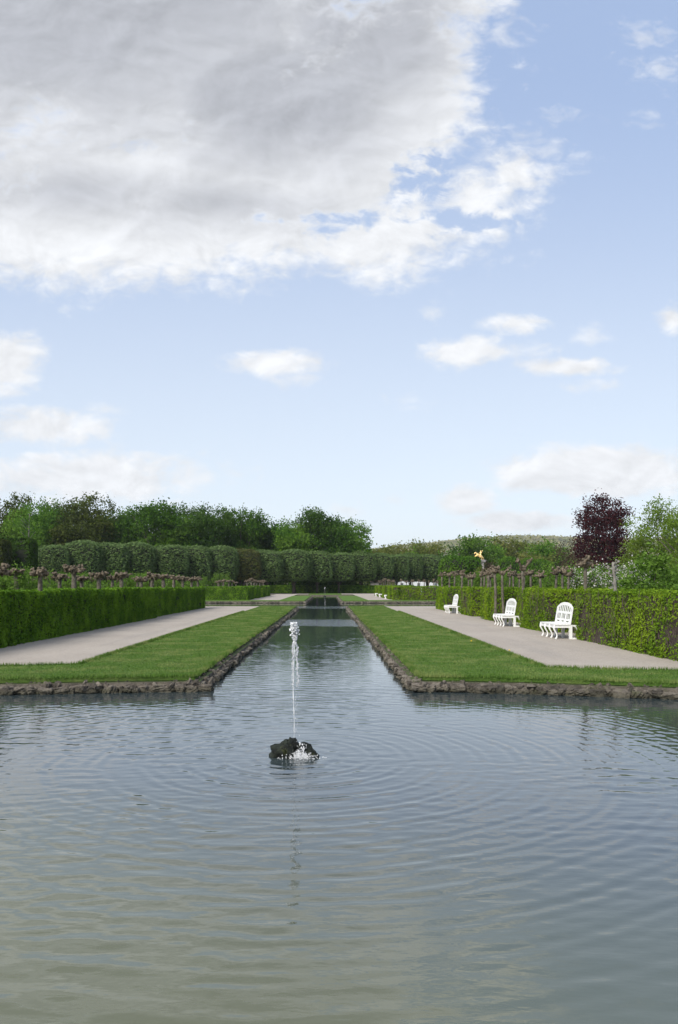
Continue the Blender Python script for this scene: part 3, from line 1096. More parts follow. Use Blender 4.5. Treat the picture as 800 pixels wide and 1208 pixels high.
Y = 66
H = az(588, Y)
r_ = tree('spreading_tree', 'yellow green young leaved tree at the right edge beside the copper beech', 'lime', H,
          [(0, 0, H * .55, 2.8, 2.8, H * .4), (-1.8, 0, H * .62, 1.6, 1.8, 2.0), (-2.4, 0, H * .36, 1.4, 1.6, 1.6), (2, 0, H * .7, 2, 2, 2), (-.8, -.6, H * .84, 1.3, 1.4, 1.2)],
          360, 34, .17, .34, trunk_r=.22, inner=.3)
r_.location = (ax(783, Y), Y, 0)
Y = 60
r_ = tree('spreading_tree', 'bright green tree cut by the right edge, in front of the yellow green one', 'lime', 8,
          [(0, 0, 4.6, 2.4, 2.4, 3.2), (-1.2, 0, 5.5, 1.3, 1.4, 1.6), (1, 0, 6.6, 1.6, 1.6, 1.2)], 260, 34, .17, .34, trunk_r=.2)
r_.location = (ax(818, Y), Y, 0)

# clipped drums
root = thing('clipped_drum', 'clipped drum', 'shrub')
lf, co = MB(), MB()
n = 5200
d = rng.normal(size=(n, 3))
d /= np.abs(d).max(1)[:, None] ** .5 * np.linalg.norm(d, axis=1)[:, None] ** .5
N = d / np.linalg.norm(d, axis=1)[:, None]
lf.add(leaves(d * np.array([1.25, 1.25, 1.6]) + np.array([0, 0, 1.55]) + rng.normal(0, .05, (n, 3)), .16, N, .65))
V, Fc = ico(3)
V = V / (np.abs(V).max(1)[:, None] ** .5 * np.linalg.norm(V, axis=1)[:, None] ** .5)
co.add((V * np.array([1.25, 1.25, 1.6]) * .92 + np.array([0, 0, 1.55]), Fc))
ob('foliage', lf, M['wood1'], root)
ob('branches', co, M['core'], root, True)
dk = Kind(root)
for px, py, w, Y, lb in ((536, 656, 36, 92, 'broad clipped green drum left of the gilded statue'), (553, 656, 30, 94, 'darker clipped drum right below the gilded statue'),
                         (601, 657, 27, 95, 'clipped dark green drum right of the statue, crisp domed top'), (625, 658, 22, 97, 'smaller clipped drum at the right end of the drums'),
                         (638, 660, 26, 104, 'brownish clipped drum behind the smaller one')):
    s = w * Y / F / 2.5
    dk.put(lb, (ax(px, Y), Y, 0), rng.uniform(0, 6), (s, s, az(py, Y) / 3.2), 'clipped drums right of the canal')
bk_ = Kind(tree('conical_shrub', 'olive green conical shrub below the gilded statue', 'olive', 4, [(0, 0, 1.6, 1.1, 1.1, 1.5), (0, 0, 2.8, .6, .6, 1)], 60, 30, .18, .25, trunk_r=.1, cat='shrub'))
bk_.put('olive green conical shrub below the gilded statue', (ax(567, 86), 86, 0), 0, (.95, .95, az(664, 86) / 4))
bk2 = Kind(tree('bare_shrub', 'brown bare twigged shrub between statue and clipped drum', 'rust', 4, [(0, 0, 2, 1.3, 1.3, 1.8)], 60, 26, .18, .3, trunk_r=.1, cat='shrub'))
bk2.put('brown bare twigged shrub between statue and clipped drum', (ax(579, 96), 96, 0), 0, (1, 1, az(661, 96) / 4))


# ------------------------------------------------------------------ leafy shrubs inside the gardens
def shrub(mat, seed, bl=False):
    root = thing('fruit_bush' if bl else 'leafy_shrub', 'shrub', 'shrub')
    st, lf, bs_ = MB(), MB(), MB()
    for j in range(13):
        a = rng.uniform(0, 6.28)
        L = rng.uniform(.5, 1.0)
        H = rng.uniform(1.5, 2.25)
        p = [(0, 0, 0), (math.cos(a) * L * .35, math.sin(a) * L * .35, H * .5), (math.cos(a) * L, math.sin(a) * L, H)]
        st.add(tube(p, [.03, .02, .008], 5))
        for q in range(9):
            f = rng.uniform(.35, 1.02)
            c = np.array(p[1]) * (1 - f) + np.array(p[2]) * f
            lf.add(leaves(c + rng.normal(size=(14, 3)) * .13, .11, None, .6, .4))
            if bl:
                bs_.add(leaves(c + rng.normal(size=(9, 3)) * .12, .07, None, .9, .4))
    ob('stems', st, M['bark'], root, True)
    ob('leaves', lf, M[mat], root)
    if bl:
        ob('blossom', bs_, M['blossom'], root)
    return Kind(root)


SH = [shrub('shrub', i) for i in range(3)]
SB = shrub('shrub', 9, True)
GS = 'light green shrubs growing inside the hedged gardens'
side = [(22, 30, 'tallest light green shrub behind the left hedge at the left edge', 1.06), (44, 36, 'light green shrub right of the tallest one on the left', 1.0), (4, 34, 'light green shrub cut by the left edge', 1.0),
        (66, 40, 'light shrub behind the first thick pollard pair on the left', .98), (98, 38, 'light shrub left of the third pollard in the left hedge', .96), (84, 46, 'small light shrub deep in the left garden', 1.0),
        (122, 46, 'light shrub behind the fourth pollard in the left hedge', 1.0), (140, 43, 'light shrub right of the fourth pollard, left garden', 1.0), (158, 50, 'light shrub in the middle of the left garden row', 1.05),
        (176, 52, 'light shrub left of the hedge end, left garden', 1.05), (196, 56, 'far light shrub near the left hedge end', 1.0), (215, 60, 'farthest light shrub behind the left hedge end', 1.0),
        (262, 96, 'distant light shrub behind the far left hedge', 1.35), (240, 92, 'distant low shrub left of the other far one', 1.2)]
for px, Y, lb, s in side:
    SH[int(rng.integers(3))].put(lb, (ax(px, Y), Y, 0), rng.uniform(0, 6), s, GS)
side = [(592, 56, 'light shrub behind the crooked pollard', 1.15), (604, 60, 'light shrub left of the forked pollard', 1.1), (575, 62, 'light shrub behind the third row of right pollards', 1.2), (560, 66, 'far light shrub in the right garden', 1.1), (548, 70, 'farthest light shrub in the right garden', 1.1),
        (630, 50, 'light shrub right of the forked pollard', 1.15), (648, 46, 'light shrub behind the three close pollards', 1.12), (664, 52, 'tall light shrub above the nearest white bench', 1.45), (683, 44, 'light shrub right of the pollards above the nearest bench', 1.15)]
for px, Y, lb, s in side:
    SH[int(rng.integers(3))].put(lb, (ax(px, Y), Y, 0), rng.uniform(0, 6), s, GS)
for px, Y, lb, s in [(740, 33, 'white blossoming bush right of the bare trunk', 1.1), (712, 36, 'white blossoming bush left of the bare trunk', 1.1), (695, 40, 'sparse blossoming bush left of the other blossoming ones', 1.1), (755, 38, 'blossoming bush half behind the bright green shrub', 1.15)]:
    SB.put(lb, (ax(px, Y), Y, 0), rng.uniform(0, 6), s, 'blossoming bushes behind the right hedge')
r_ = tree('leafy_shrub', 'big bright green leafy shrub behind the hedge at the right edge', 'shrub', 2.7,
          [(0, 0, 1.4, .75, .7, 1.1), (-.6, 0, 1.0, .5, .5, .8), (.7, 0, 1.2, .7, .6, 1.0), (.1, 0, 2.2, .4, .4, .45)], 120, 26, .12, .15, trunk_r=.05, cat='shrub', up=.4)
r_.location = (ax(768, 25), 25, 0)
r_.scale = (1.15, 1.15, 1.0)
r_['group'] = GS
r_ = tree('leafy_shrub', 'bright green leafy shrub cut by the right edge', 'shrub', 2.6, [(0, 0, 1.3, .9, .7, 1.2), (-.5, 0, 1.9, .5, .5, .6)], 90, 26, .12, .16, trunk_r=.05, cat='shrub', up=.4)
r_.location = (ax(806, 27), 27, 0)
r_['group'] = GS


# ------------------------------------------------------------------ hill
def hill_h(x):
    prof = [(-2500, 60), (-300, 70), (ax(430, 2100), 86), (ax(455, 2100), 98), (ax(480, 2100), 110), (ax(540, 2100), 121), (ax(600, 2100), 124), (ax(660, 2100), 121), (ax(740, 2100), 123), (1500, 130), (3000, 110)]
    return np.interp(x, [p[0] for p in prof], [p[1] for p in prof])


def hill_z(x, y):
    t = np.clip((y - 1250) / 850, 0, 1)
    t = t * t * (3 - 2 * t)
    return hill_h(x) * t + 5 * np.sin(x * .011 + y * .007) * t


gx, gy = np.meshgrid(np.linspace(-2500, 3000, 140), np.linspace(1200, 2600, 50))
gz = hill_z(gx, gy) - .5
V = np.stack([gx.ravel(), gy.ravel(), gz.ravel()], 1)
ii = np.arange(49 * 140).reshape(49, 140)[:, :139].ravel()
tag(ob('hill', MB().add((V, np.stack([ii, ii + 1, ii + 141, ii + 140], 1))), plain('sunlit_hill_meadow', (.2, .22, .08), (.28, .26, .12), .01, .95), smooth=True), kind='structure')  # meadow colours lightened to carry the sunlight lying on the hill
n = 26000
hx = rng.uniform(-150, 950, n)
hy = rng.uniform(1300, 2350, n)
keep = np.sin(hx * .013 + 1) + np.sin(hy * .011 + hx * .004) + rng.normal(0, .7, n) > -1.3
hx, hy = hx[keep], hy[keep]
hc = np.stack([hx, hy, hill_z(hx, hy) + 2.5], 1)
hc = np.repeat(hc, 4, 0) + rng.normal(size=(len(hc) * 4, 3)) * 2.4
tag(ob('woodland', MB().add(leaves(hc, 7.0, None, .8, 1.6)), leaf_mat('sunlit_hill_wood', [(.13, .16, .045), (.22, .23, .07), (.33, .31, .11)], (.32, .29, .12), .008, .3)),  # spring green, paled further so the leaf colour holds the sunlight
    'spring wood covering the distant hill, its green paled by painted sunlight', 'woodland', kind='stuff')

# ------------------------------------------------------------------ white building and roofed pavilion
Y = 172
root = thing('white_building', 'long low white building glimpsed below the hornbeams on the right', 'building', (ax(494, Y), Y, 0))
mb = MB().add(box(-4.9, 4.9, 0, 5, -.1, 3.1))
ob('wall', mb, plain('whitewash', (.62, .64, .68), (.7, .72, .75), 1, .8), root)
rf = MB()
rf.add((np.array([(-5.2, -.3, 3.05), (5.2, -.3, 3.05), (5.2, 5.3, 3.05), (-5.2, 5.3, 3.05), (-5.2, 2.5, 3.9), (5.2, 2.5, 3.9)]), [np.array([(0, 1, 5, 4), (2, 3, 4, 5), (0, 3, 2, 1)]), np.array([(0, 4, 3), (1, 2, 5)])]))
ob('roof', rf, plain('grey_slate', (.2, .21, .23), (.28, .29, .31), 2, .7), root)
for i in range(5):
    w_ = ob('window', MB().add(box(-4.2 + i * 1.9, -3.4 + i * 1.9, -.04, .02, .9, 2.1)), plain('window_frame', (.6, .6, .6), (.65, .65, .65)), root)
    ob('pane', MB().add(box(-4.1 + i * 1.9, -3.5 + i * 1.9, -.055, -.045, 1.0, 2.0)), plain('dark_glass', (.08, .1, .12), (.12, .14, .16), 1, .15), w_)
root = thing('garden_pavilion', 'small pavilion with pinkish tiled roof half hidden by the hornbeams', 'building', (ax(444, Y), Y, 0))
ob('wall', MB().add(box(-1.2, 1.2, 0, 2.5, -.1, 2.4)), plain('plaster', (.4, .36, .33), (.48, .44, .4), 1.5), root)
ob('roof', MB().add((np.array([(-1.6, -.4, 2.35), (1.6, -.4, 2.35), (1.6, 2.9, 2.35), (-1.6, 2.9, 2.35), (0, 1.2, 3.7)]), [np.array([(0, 1, 4), (1, 2, 4), (2, 3, 4), (3, 0, 4)]), np.array([(0, 3, 2, 1)])])),
   plain('pink_tiles', (.34, .22, .19), (.42, .3, .26), 5, .8), root)


# ------------------------------------------------------------------ white benches
def bench():
    root = thing('garden_bench', 'white bench', 'bench')
    L = .76
    st = MB()
    for j in range(4):
        st.add(box(-L, L, -.40 + j * .118, -.40 + j * .118 + .105, .415, .445))
    ob('seat', st, M['white'], root)
    ap = MB()
    ap.add(box(-L + .02, L - .02, -.385, -.36, .335, .413))
    ap.add(box(-L + .02, -L + .045, -.358, .06, .335, .413))
    ap.add(box(L - .045, L - .02, -.358, .06, .335, .413))
    for j in range(3):                               # carved bow between the legs
        x = -L + .25 + j * (2 * L - .5) / 2
        ap.add(tube([(x - .2, -.372, .33), (x - .1, -.375, .345), (x, -.377, .325), (x + .1, -.375, .345), (x + .2, -.372, .33)], .014, 6))
    ob('apron', ap, M['white'], root)
    for i in range(4):
        x = -L + .05 + i * (2 * L - .1) / 3
        t = np.linspace(0, 1, 10)
        yy = -.355 - .045 * np.sin(t * PI * 1.9 + .2)
        rr = .038 - .017 * np.sin(np.clip(t * 1.25, 0, 1) * PI / 2) + .016 * np.clip((t - .82) / .18, 0, 1)
        ob('leg', MB().add(tube(np.stack([np.full(10, x), yy, .42 - .42 * t], 1), rr, 8)), M['white'], root, True)
    for x in (-L + .04, L - .04, 0):
        mb = MB().add(box(x - .04, x + .04, .045, .125, 0, .42))
        for z in (.1, .2, .3):
            mb.add(box(x - .046, x + .046, .036, .044, z, z + .03))
        ob('leg', mb, M['white'], root)
    for x in (-L + .04, L - .04):
        b = MB().add(box(x - .03, x + .03, .127, .36, .0, .045))
        b.add(tube([(x, .12, .40), (x, .24, .36), (x, .31, .20), (x, .33, .04)], [.026, .024, .024, .028], 7))
        b.add(box(x - .025, x + .025, .127, .32, .375, .415))
        ob('brace', b, M['white'], root)
    # pierced backrest with an arched top
    bm = MB()
    tilt = .16

    def P(x, z, y):
        return (x, .06 + (z - .44) * tilt + y, z)

    def panel(x0, x1, zb0, zb1, zt0, zt1, th=.022):
        V = [P(x0, zb0, 0), P(x1, zb1, 0), P(x1, zt1, 0), P(x0, zt0, 0), P(x0, zb0, th), P(x1, zb1, th), P(x1, zt1, th), P(x0, zt0, th)]
        bm.add((V, np.array([(0, 1, 2, 3), (5, 4, 7, 6), (0, 4, 5, 1), (1, 5, 6, 2), (2, 6, 7, 3), (3, 7, 4, 0)])))

    def arch(x):
        s = abs(x) / L
        return .93 + .125 * (1 - s ** 2.4)
    for s in (-1, 1):
        a, b = sorted((s * L, s * (L - .085)))
        panel(a, b, .40, .40, arch(a) - .02, arch(b))
    xs = np.linspace(-L + .085, L - .085, 17)
    for a, b in zip(xs[:-1], xs[1:]):
        panel(a, b, arch(a) - .075, arch(b) - .075, arch(a), arch(b), .022)
    panel(-L + .085, L - .085, .45, .45, .485, .485)
    panel(-L + .085, L - .085, .52, .52, .575, .575)
    panel(-L + .085, L - .085, .735, .735, .80, .80)
    W = 2 * (L - .085)
    for j in range(3):                               # low band: three flat openings
        a = -L + .085 + W * j / 3
        panel(a - (.02 if j else 0), a + .10, .485, .485, .52, .52, .012)
        panel(a + W / 3 - .10, a + W / 3, .485, .485, .52, .52, .012)
    for j in range(3):                               # middle band: three groups of slits
        a = -L + .085 + W * j / 3
        for u in (0, .30, .58, .86):
            x0 = a + W / 3 * u
            panel(x0, x0 + (.06 if u in (0, .86) else .035), .575, .575, .735, .735, .010)
    for j in range(8):                               # upper band
        x0 = -L + .085 + W * (j + .5) / 8 - .034
        panel(x0, x0 + .068, .80, .80, arch(x0) - .07, arch(x0 + .068) - .07, .010)
    bk = ob('backrest', bm, M['white'], root)
    cr = MB()
    for x in np.linspace(-.5, .5, 9):
        cr.add(lump(P(x, arch(x) + .004, .016), (.035, .02, .016), 2, .1, 1, False))
    ob('crest', cr, M['white'], bk, True)
    return Kind(root)


BN = bench()
GBN = 'white ornate garden benches in the hedge niches'
for x, y, lb in ((7.44, 23.2, 'nearest large white ornate bench in the right hedge'),
                 (7.42, 29.85, 'middle white ornate bench in the right hedge, beside a bare trunk'),
                 (7.5, 43.2, 'small farther white bench in the last niche before the cross canal'),
                 (7.4, 88.0, 'tiny distant white bench, nearest of the three far ones'),
                 (7.4, 97.4, 'tiny distant white bench, middle of the three far ones'),
                 (7.4, 105.0, 'tiny distant white bench, farthest of the three far ones')):
    BN.put(lb, (x, y, 0), -PI / 2, 1.0, GBN)

# ------------------------------------------------------------------ gilded statue
Y = 110
root = thing('gilded_statue', 'gilded statue of a rider on a rearing animal gleaming above the clipped drums', 'statue', (ax(566, Y), Y, 0))
zb = az(660.5, Y)
st = MB()
st.add(box(-.8, .8, -.6, .6, -.1, .6)).add(box(-.55, .55, -.42, .42, .602, zb - .35)).add(box(-.75, .75, -.55, .55, zb - .348, zb - .15))
st.add(lump((0, 0, zb - .15), (.8, .55, .2), 3, .3, 3, False))
ob('pedestal', st, plain('grey_sandstone', (.2, .19, .18), (.3, .28, .26), 3, .9, .02, 12), root)


def skin_body(name, verts, edges, rads, mat, parent, loc, sc):
    me = bpy.data.meshes.new(name)
    me.from_pydata([Vector(v) * sc for v in verts], edges, [])
    o = bpy.data.objects.new(name, me)
    COL.objects.link(o)
    md = o.modifiers.new('skin', 'SKIN')
    for i, r in enumerate(rads):
        me.skin_vertices[0].data[i].radius = (r * sc, r * sc)
    me.skin_vertices[0].data[0].use_root = True
    md.use_smooth_shade = True
    ss = o.modifiers.new('sub', 'SUBSURF')
    ss.levels = ss.render_levels = 2
    dg = bpy.context.evaluated_depsgraph_get()
    me2 = bpy.data.meshes.new_from_object(o.evaluated_get(dg))
    me2.name = name
    me2.materials.clear()
    me2.materials.append(mat)
    COL.objects.unlink(o)
    bpy.data.objects.remove(o)
    q = bpy.data.objects.new(name, me2)
    COL.objects.link(q)
    q.parent = parent
    q.location = loc
    return q


hv = [(.15, 0, .62), (-.15, 0, .78), (-.38, 0, .98), (-.52, 0, 1.14), (-.70, 0, 1.08), (-.80, 0, 1.0),       # trunk, neck, head, muzzle
      (.35, 0, .52), (.42, .12, .36), (.30, .12, .18), (.40, .12, .02), (.42, -.12, .36), (.34, -.12, .18), (.44, -.12, .02),
      (-.36, .12, .72), (-.62, .12, .74), (-.62, .12, .56), (-.36, -.12, .66), (-.66, -.12, .58), (-.80, -.12, .44),
      (.52, 0, .5), (.64, 0, .3), (.66, 0, .08)]
he = [(0, 1), (1, 2), (2, 3), (3, 4), (4, 5), (0, 6), (6, 7), (7, 8), (8, 9), (6, 10), (10, 11), (11, 12), (1, 13), (13, 14), (14, 15), (1, 16), (16, 17), (17, 18), (6, 19), (19, 20), (20, 21)]
hr = [.22, .2, .14, .12, .09, .06, .23, .1, .055, .045, .1, .055, .045, .08, .05, .035, .08, .05, .035, .05, .05, .03]
skin_body('horse', hv, he, hr, M['gold'], root, (-.05, 0, zb - .05), .95)
rv = [(0, 0, .8), (0, 0, 1.0), (.02, 0, 1.2), (.03, 0, 1.36), (.03, 0, 1.48), (.03, 0, 1.58),
      (-.12, .16, 1.22), (-.26, .18, 1.12), (.14, -.16, 1.26), (.22, -.2, 1.46), (.28, -.2, 1.64), (-.12, .2, .68), (-.10, .22, .4), (-.12, -.2, .68), (-.10, -.22, .4)]
re_ = [(0, 1), (1, 2), (2, 3), (3, 4), (4, 5), (2, 6), (6, 7), (2, 8), (8, 9), (9, 10), (0, 11), (11, 12), (0, 13), (13, 14)]
rr_ = [.13, .11, .13, .06, .09, .07, .055, .035, .055, .045, .035, .08, .05, .08, .05]
skin_body('rider', rv, re_, rr_, M['gold'], root, (.13, 0, zb - .1), .93)
# ------------------------------------------------------------------ fountains
FY = 8.1
root = thing('fountain', 'fountain jet rising from a dark broken rock in the pond', 'fountain', (0, FY, ZW))
rk = MB()
for c, r in (((-.10, 0, .03), (.15, .14, .12)), ((-.16, -.03, .02), (.10, .12, .10)), ((-.02, .02, .08), (.09, .1, .09)), ((-.09, 0, .135), (.05, .05, .04)),
             ((-.035, .01, .145), (.045, .045, .045)), ((.015, -.02, .12), (.04, .05, .045)), ((-.19, -.05, .06), (.05, .05, .05)), ((-.13, -.08, .08), (.06, .05, .05)), ((-.04, -.09, .06), (.06, .05, .05))):
    rk.add(lump(c, r, 3, .38, 3.0))
for c, r in (((.10, .0, .06), (.05, .1, .09)), ((.135, .0, .045), (.055, .1, .075)), ((.175, .0, .025), (.055, .09, .055)), ((.215, .0, .005), (.05, .08, .04)), ((.075, .01, .10), (.03, .08, .05))):
    rk.add(lump(c, r, 3, .3, 2.6))
o_ = ob('rock', rk, M['rock'], root, True)
o_.scale = (.93, .9, 1.0)
jt = MB()
zt = 1.43
t = np.linspace(0, 1, 60)
jt.add(tube(np.stack([-.005 + .006 * np.sin(9 * t), .004 * np.cos(11 * t), .12 + (zt - .25) * t], 1), .0015 + .0048 * t + .0014 * np.sin(47 * t), 7))
for k in range(150):                                  # frothy head
    z = zt - abs(rng.normal(0, .07))
    jt.add(lump((rng.normal(.002, .021), rng.normal(0, .021), z - .01), rng.uniform(.003, .0115, 3), 2, .5, 3))
ob('water_jet', jt, M['jet'], root, True)
dr = MB()
for k in range(620):                                  # two falling strands, thinning out lower down
    u = rng.random() ** 1.6
    z = zt - .08 - u * .62
    s = rng.choice([-1, 1], p=[.45, .55])
    x = s * (.012 + .012 * u + .006 * math.sin(z * 40)) + rng.normal(.004, .007) + (.012 * u if s > 0 else 0)
    q = rng.uniform(.002, .0085) * (1.15 - .6 * u)
    dr.add(lump((x, rng.normal(0, .015), z), (q, q, q * rng.uniform(1, 2.6)), 1, .3, 2))
for k in range(90):
    z = rng.uniform(.15, .85)
    q = rng.uniform(.002, .0045)
    dr.add(lump((rng.normal(.01, .02), rng.normal(0, .02), z), (q, q, q * 2), 1, .2, 2))
tag(ob('falling_drops', dr, M['drop'], root, True), kind='stuff')
sp = MB()
for k in range(800):
    a = rng.uniform(0, 6.28)
    d_ = abs(rng.normal(0, .075))
    q = rng.uniform(.0015, .0058)
    sp.add(lump((.055 + math.cos(a) * d_ * 1.3, -.11 + math.sin(a) * d_ * .55, abs(rng.normal(0, .034)) * (1.2 - min(1, d_ * 5)) + .005), (q, q, q * rng.uniform(.7, 1.8)), 1, .4, 2))
for k in range(40):
    q = rng.uniform(.002, .006)
    sp.add(lump((rng.normal(.085, .02), -.07, rng.uniform(.03, .16)), (q, q, q * 2.4), 1, .4, 2))
tag(ob('splash', sp, M['jet'], root, True), kind='stuff')

root = thing('fountain', 'tiny distant fountain jet in the far pond on the canal axis', 'fountain', (0, 119, ZW))
ob('rock', MB().add(lump((0, 0, .02), (.25, .2, .14), 3, .35, 3)), M['rock'], root, True)
jt = MB()
t = np.linspace(0, 1, 20)
jt.add(tube(np.stack([.01 * np.sin(9 * t), 0 * t, .1 + 1.35 * t], 1), .008 + .012 * t, 7))
for k in range(20):
    jt.add(lump((rng.normal(0, .03), rng.normal(0, .03), 1.45 - abs(rng.normal(0, .12))), rng.uniform(.02, .04, 3), 2, .3))
ob('water_jet', jt, M['drop'], root, True)

# a few dandelions on the right lawn
for i, (x, y, lb) in enumerate(((ax(556, 20.5), 20.5, 'left of the two yellow dandelions on the right lawn'), (ax(601, 17.6), 17.6, 'right of the two yellow dandelions on the right lawn'))):
    root = thing('dandelion', lb, 'flower', (x, y, .02), 0, 'yellow dandelions in the right lawn')
    ob('stem', MB().add(tube([(0, 0, 0), (.003, 0, .07)], .003, 5)), M['blade'], root)
    ob('flower', MB().add(lump((.003, 0, .075), (.022, .022, .012), 2, .2)), plain('dandelion_yellow', (.75, .5, .01), (.8, .55, .02)), root, True)

# ------------------------------------------------------------------ sky
SUN_EL, SUN_AZ = 42.0, -142.0       # azimuth measured from +Y towards +X: light comes from the left, behind the camera
W = bpy.data.worlds.new('World')
S.world = W
W.use_nodes = True
W.node_tree.nodes.clear()
nt = NT(W.node_tree)
sky = nt.n('ShaderNodeTexSky', sky_type='NISHITA')
sky.sun_disc = False
sky.sun_elevation = R(SUN_EL)
sky.sun_rotation = R(SUN_AZ)
sky.air_density = 1.0
sky.dust_density = .8
sky.ozone_density = 1.2
dirv = nt.n('ShaderNodeTexCoord').outputs['Generated']
sp_ = nt.n('ShaderNodeSeparateXYZ')
nt.put(sp_.inputs[0], dirv)
dx, dy, dz = sp_.outputs
dyc = nt.m('MAXIMUM', dy, .12)
u = nt.m('DIVIDE', dx, dyc)
v = nt.m('DIVIDE', dz, dyc)
cb = nt.n('ShaderNodeCombineXYZ')
nt.put(cb.inputs[0], u)
nt.put(cb.inputs[1], v)
uv = cb.outputs[0]


def blobs(lst):
    out = None
    for px, py, rx, ry, *kk in lst:
        cu, cv, a, b = (px - 386) / F, (690 - py) / F, rx / F, ry / F
        e1 = nt.m('MULTIPLY', nt.m('SUBTRACT', u, cu), 1 / a)
        e2 = nt.m('MULTIPLY', nt.m('SUBTRACT', v, cv), 1 / b)
        r = nt.m('SQRT', nt.m('ADD', nt.m('MULTIPLY', e1, e1), nt.m('MULTIPLY', e2, e2)))
        k = min(1.7, max(.85, min(rx, ry) / 60))
        k = kk[0] if kk else k
        f = nt.m('MULTIPLY', nt.m('SUBTRACT', 1.0, r), k)
        out = f if out is None else nt.m('SMOOTH_MAX', out, f, .12)
    return out


field = blobs([(150, 40, 440, 210), (190, 235, 360, 112), (350, 160, 230, 150), (440, 280, 165, 62), (560, 235, 80, 55), (612, 205, 52, 34), (465, 90, 120, 150), (505, -60, 115, 130), (70, 270, 160, 85),
               (325, 428, 70, 19, 1.15), (548, 415, 58, 22, 1.15), (605, 381, 44, 14, 1), (662, 433, 70, 13, 1), (8, 428, 50, 42, 1.3), (55, 505, 90, 28, 1.1), (100, 562, 180, 36, 1.2),
               (710, 556, 150, 34, 1.7), (630, 558, 60, 24, 1.4), (548, 591, 40, 21, 1.5), (605, 616, 80, 15, 1.2), (797, 377, 30, 22)])
wisps = blobs([(690, 456, 44, 12), (775, 78, 60, 24, .7), (655, 138, 22, 14, .3), (480, 471, 34, 13), (468, 592, 34, 14), (775, 142, 50, 14, .35), (510, 370, 22, 14),
               (765, 45, 44, 18, .45), (410, 600, 30, 14), (695, 394, 26, 14), (625, 415, 60, 12), (120, 483, 40, 14), (640, 180, 60, 26), (590, 40, 50, 30), (380, 300, 60, 14), (350, 445, 40, 14)])
n1 = nt.noise(nt.vmul(uv, (1, 1.55, 1)), 9.5, 9, .58, .35)
n2 = nt.noise(nt.vadd(nt.vmul(uv, (1, 1.5, 1)), (3.1, 1.7, 0)), 3.4, 7, .55, .2)
n4 = nt.noise(nt.vadd(nt.vmul(uv, (1, 1.7, 1)), (5.3, .7, 0)), 30, 7, .6, .4)
nn = nt.m('ADD', nt.m('MULTIPLY', nt.m('SUBTRACT', n1, .5), 1.35), nt.m('MULTIPLY', nt.m('SUBTRACT', n2, .5), .6))
nn = nt.m('ADD', nn, nt.m('MULTIPLY', nt.m('SUBTRACT', n4, .5), 1.45))
gaps = blobs([(395, 262, 120, 20, .75), (488, 205, 36, 30, .5), (565, 262, 60, 14, .5)])
fld = nt.m('SUBTRACT', nt.m('ADD', field, nn), nt.m('MULTIPLY', nt.m('MAXIMUM', nt.m('SUBTRACT', gaps, nt.m('MULTIPLY', nn, .9)), 0.0), 1.05))
wsp = nt.m('ADD', wisps, nt.m('ADD', nt.m('MULTIPLY', nt.m('SUBTRACT', n4, .5), 2.6), nt.m('MULTIPLY', nt.m('SUBTRACT', n1, .5), 1.6)))
cov_f = nt.m('MAXIMUM', nt.sstep(fld, -.12, .72), nt.sstep(wsp, .0, 1.1, 0, .55))
# outside the front view the same kind of broken cloud goes on
n3 = nt.noise(nt.vmul(dirv, (1, 1, 2.2)), 2.6, 7, .58, .3)
cov_b = nt.sstep(n3, .46, .60)
front = nt.m('MULTIPLY', nt.sstep(dy, .35, .6), nt.sstep(v, 1.1, .85))
cov = nt.m('ADD', nt.m('MULTIPLY', cov_f, front), nt.m('MULTIPLY', cov_b, nt.m('SUBTRACT', 1.0, front)))
grey = blobs([(90, 0, 470, 200), (330, 110, 190, 120), (60, 225, 240, 40), (260, 240, 150, 40), (430, 30, 160, 130)])
gn = nt.m('ADD', grey, nt.m('MULTIPLY', nt.m('SUBTRACT', n2, .5), .8))
gn = nt.m('ADD', gn, nt.m('MULTIPLY', nt.m('SUBTRACT', n1, .5), .75))
gfac = nt.m('MULTIPLY', nt.sstep(gn, -.55, 1.25), nt.sstep(fld, .1, .9))
n1b = nt.noise(nt.vadd(nt.vmul(uv, (1, 1.55, 1)), (-.009, .014, 0)), 9.5, 9, .58, .35)
det = nt.m('ADD', .955, nt.m('MULTIPLY', nt.m('SUBTRACT', n1, n1b), .85))
det = nt.m('MINIMUM', nt.m('MAXIMUM', det, .84), 1.06)
ccol = nt.mix(gfac, (.71, .725, .75), (.405, .42, .46))
hsv = nt.n('ShaderNodeVectorMath', operation='SCALE')
nt.put(hsv.inputs[0], ccol)
nt.put(hsv.inputs['Scale'], det)
bg_s = nt.n('ShaderNodeBackground')
nt.put(bg_s.inputs[0], sky.outputs[0])
bg_s.inputs[1].default_value = .125
bg_v = nt.n('ShaderNodeBackground')                    # thin high veil that pales the blue
nt.put(bg_v.inputs[0], nt.mix(nt.sstep(v, -.02, .72), (.67, .725, .785), (.36, .46, .67)))
bg_v.inputs[1].default_value = 1.0
m0 = nt.n('ShaderNodeMixShader')
nt.put(m0.inputs[0], nt.sstep(v, -.05, .75, .80, .70))
nt.put(m0.inputs[1], bg_s.outputs[0])
nt.put(m0.inputs[2], bg_v.outputs[0])
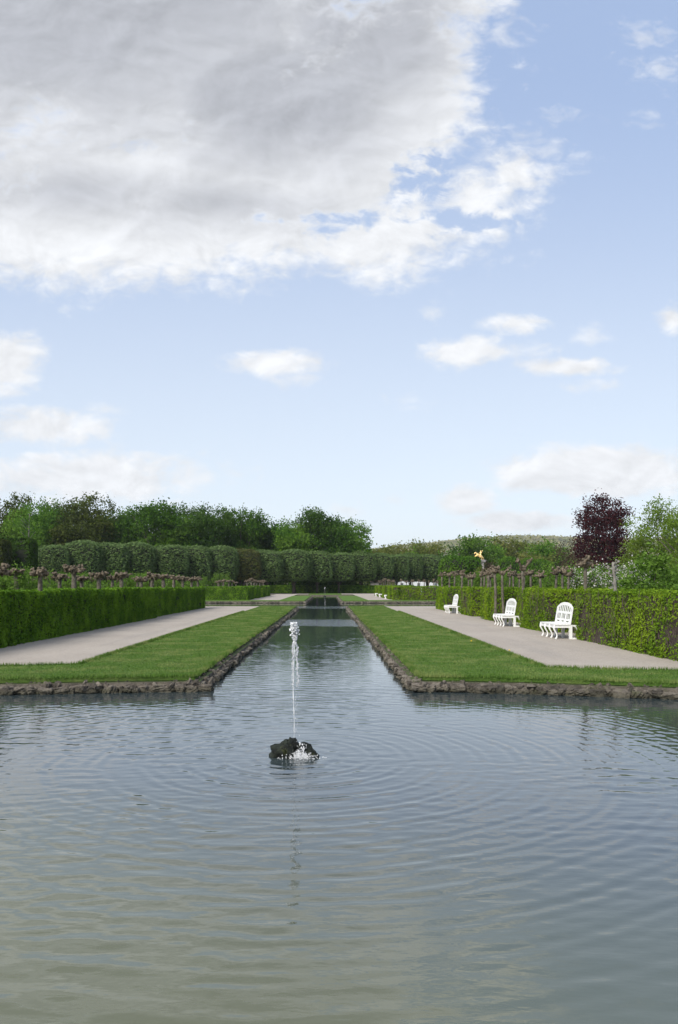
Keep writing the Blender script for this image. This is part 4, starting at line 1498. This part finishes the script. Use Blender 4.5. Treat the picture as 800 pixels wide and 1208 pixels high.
bg_c = nt.n('ShaderNodeBackground')
nt.put(bg_c.inputs[0], hsv.outputs[0])
m1 = nt.n('ShaderNodeMixShader')
nt.put(m1.inputs[0], cov)
nt.put(m1.inputs[1], m0.outputs[0])
nt.put(m1.inputs[2], bg_c.outputs[0])
wo = nt.n('ShaderNodeOutputWorld')
nt.put(wo.inputs[0], m1.outputs[0])

sl = bpy.data.lights.new('sun', 'SUN')
sl.energy = 3.6
sl.angle = R(30)
sl.color = (1.0, .95, .86)
so = bpy.data.objects.new('sun', sl)
COL.objects.link(so)
a, e = R(SUN_AZ), R(SUN_EL)
sd = Vector((math.sin(a) * math.cos(e), math.cos(a) * math.cos(e), math.sin(e)))
so.rotation_euler = (-sd).to_track_quat('-Z', 'Y').to_euler()
so.location = (-30, 10, 40)

# ------------------------------------------------------------------ air between here and the hill
hm = bpy.data.materials.new('thin_air')
hm.use_nodes = True
hm.node_tree.nodes.clear()
hn = NT(hm.node_tree)
pv = hn.n('ShaderNodeVolumePrincipled')
pv.inputs['Color'].default_value = (.86, .92, 1.0, 1)
pv.inputs['Density'].default_value = .00011
ho = hn.n('ShaderNodeOutputMaterial')
hn.put(ho.inputs['Volume'], pv.outputs[0])
tag(ob('haze', MB().add(box(-3100, 3100, -100, 5100, -3, 190)), hm), kind='stuff')

# ------------------------------------------------------------------ camera
cam = bpy.data.cameras.new('camera')
co_ = bpy.data.objects.new('camera', cam)
COL.objects.link(co_)
co_.location = (CX, 0, CZ)
co_.rotation_euler = (PI / 2, 0, 0)
cam.sensor_fit = 'HORIZONTAL'
cam.sensor_width = 36
cam.lens = 36 * F / 800
cam.shift_x = (400 - 386) / 800
cam.shift_y = (690 - 604) / 800
cam.clip_start = .1
cam.clip_end = 9000
S.camera = co_
S.view_settings.view_transform = 'Standard'
S.view_settings.look = 'None'
S.view_settings.exposure = .42
S.view_settings.gamma = 1
S.view_settings.use_curve_mapping = False
S.cycles.max_bounces = 8
S.cycles.transparent_max_bounces = 8
S.cycles.use_denoising = True
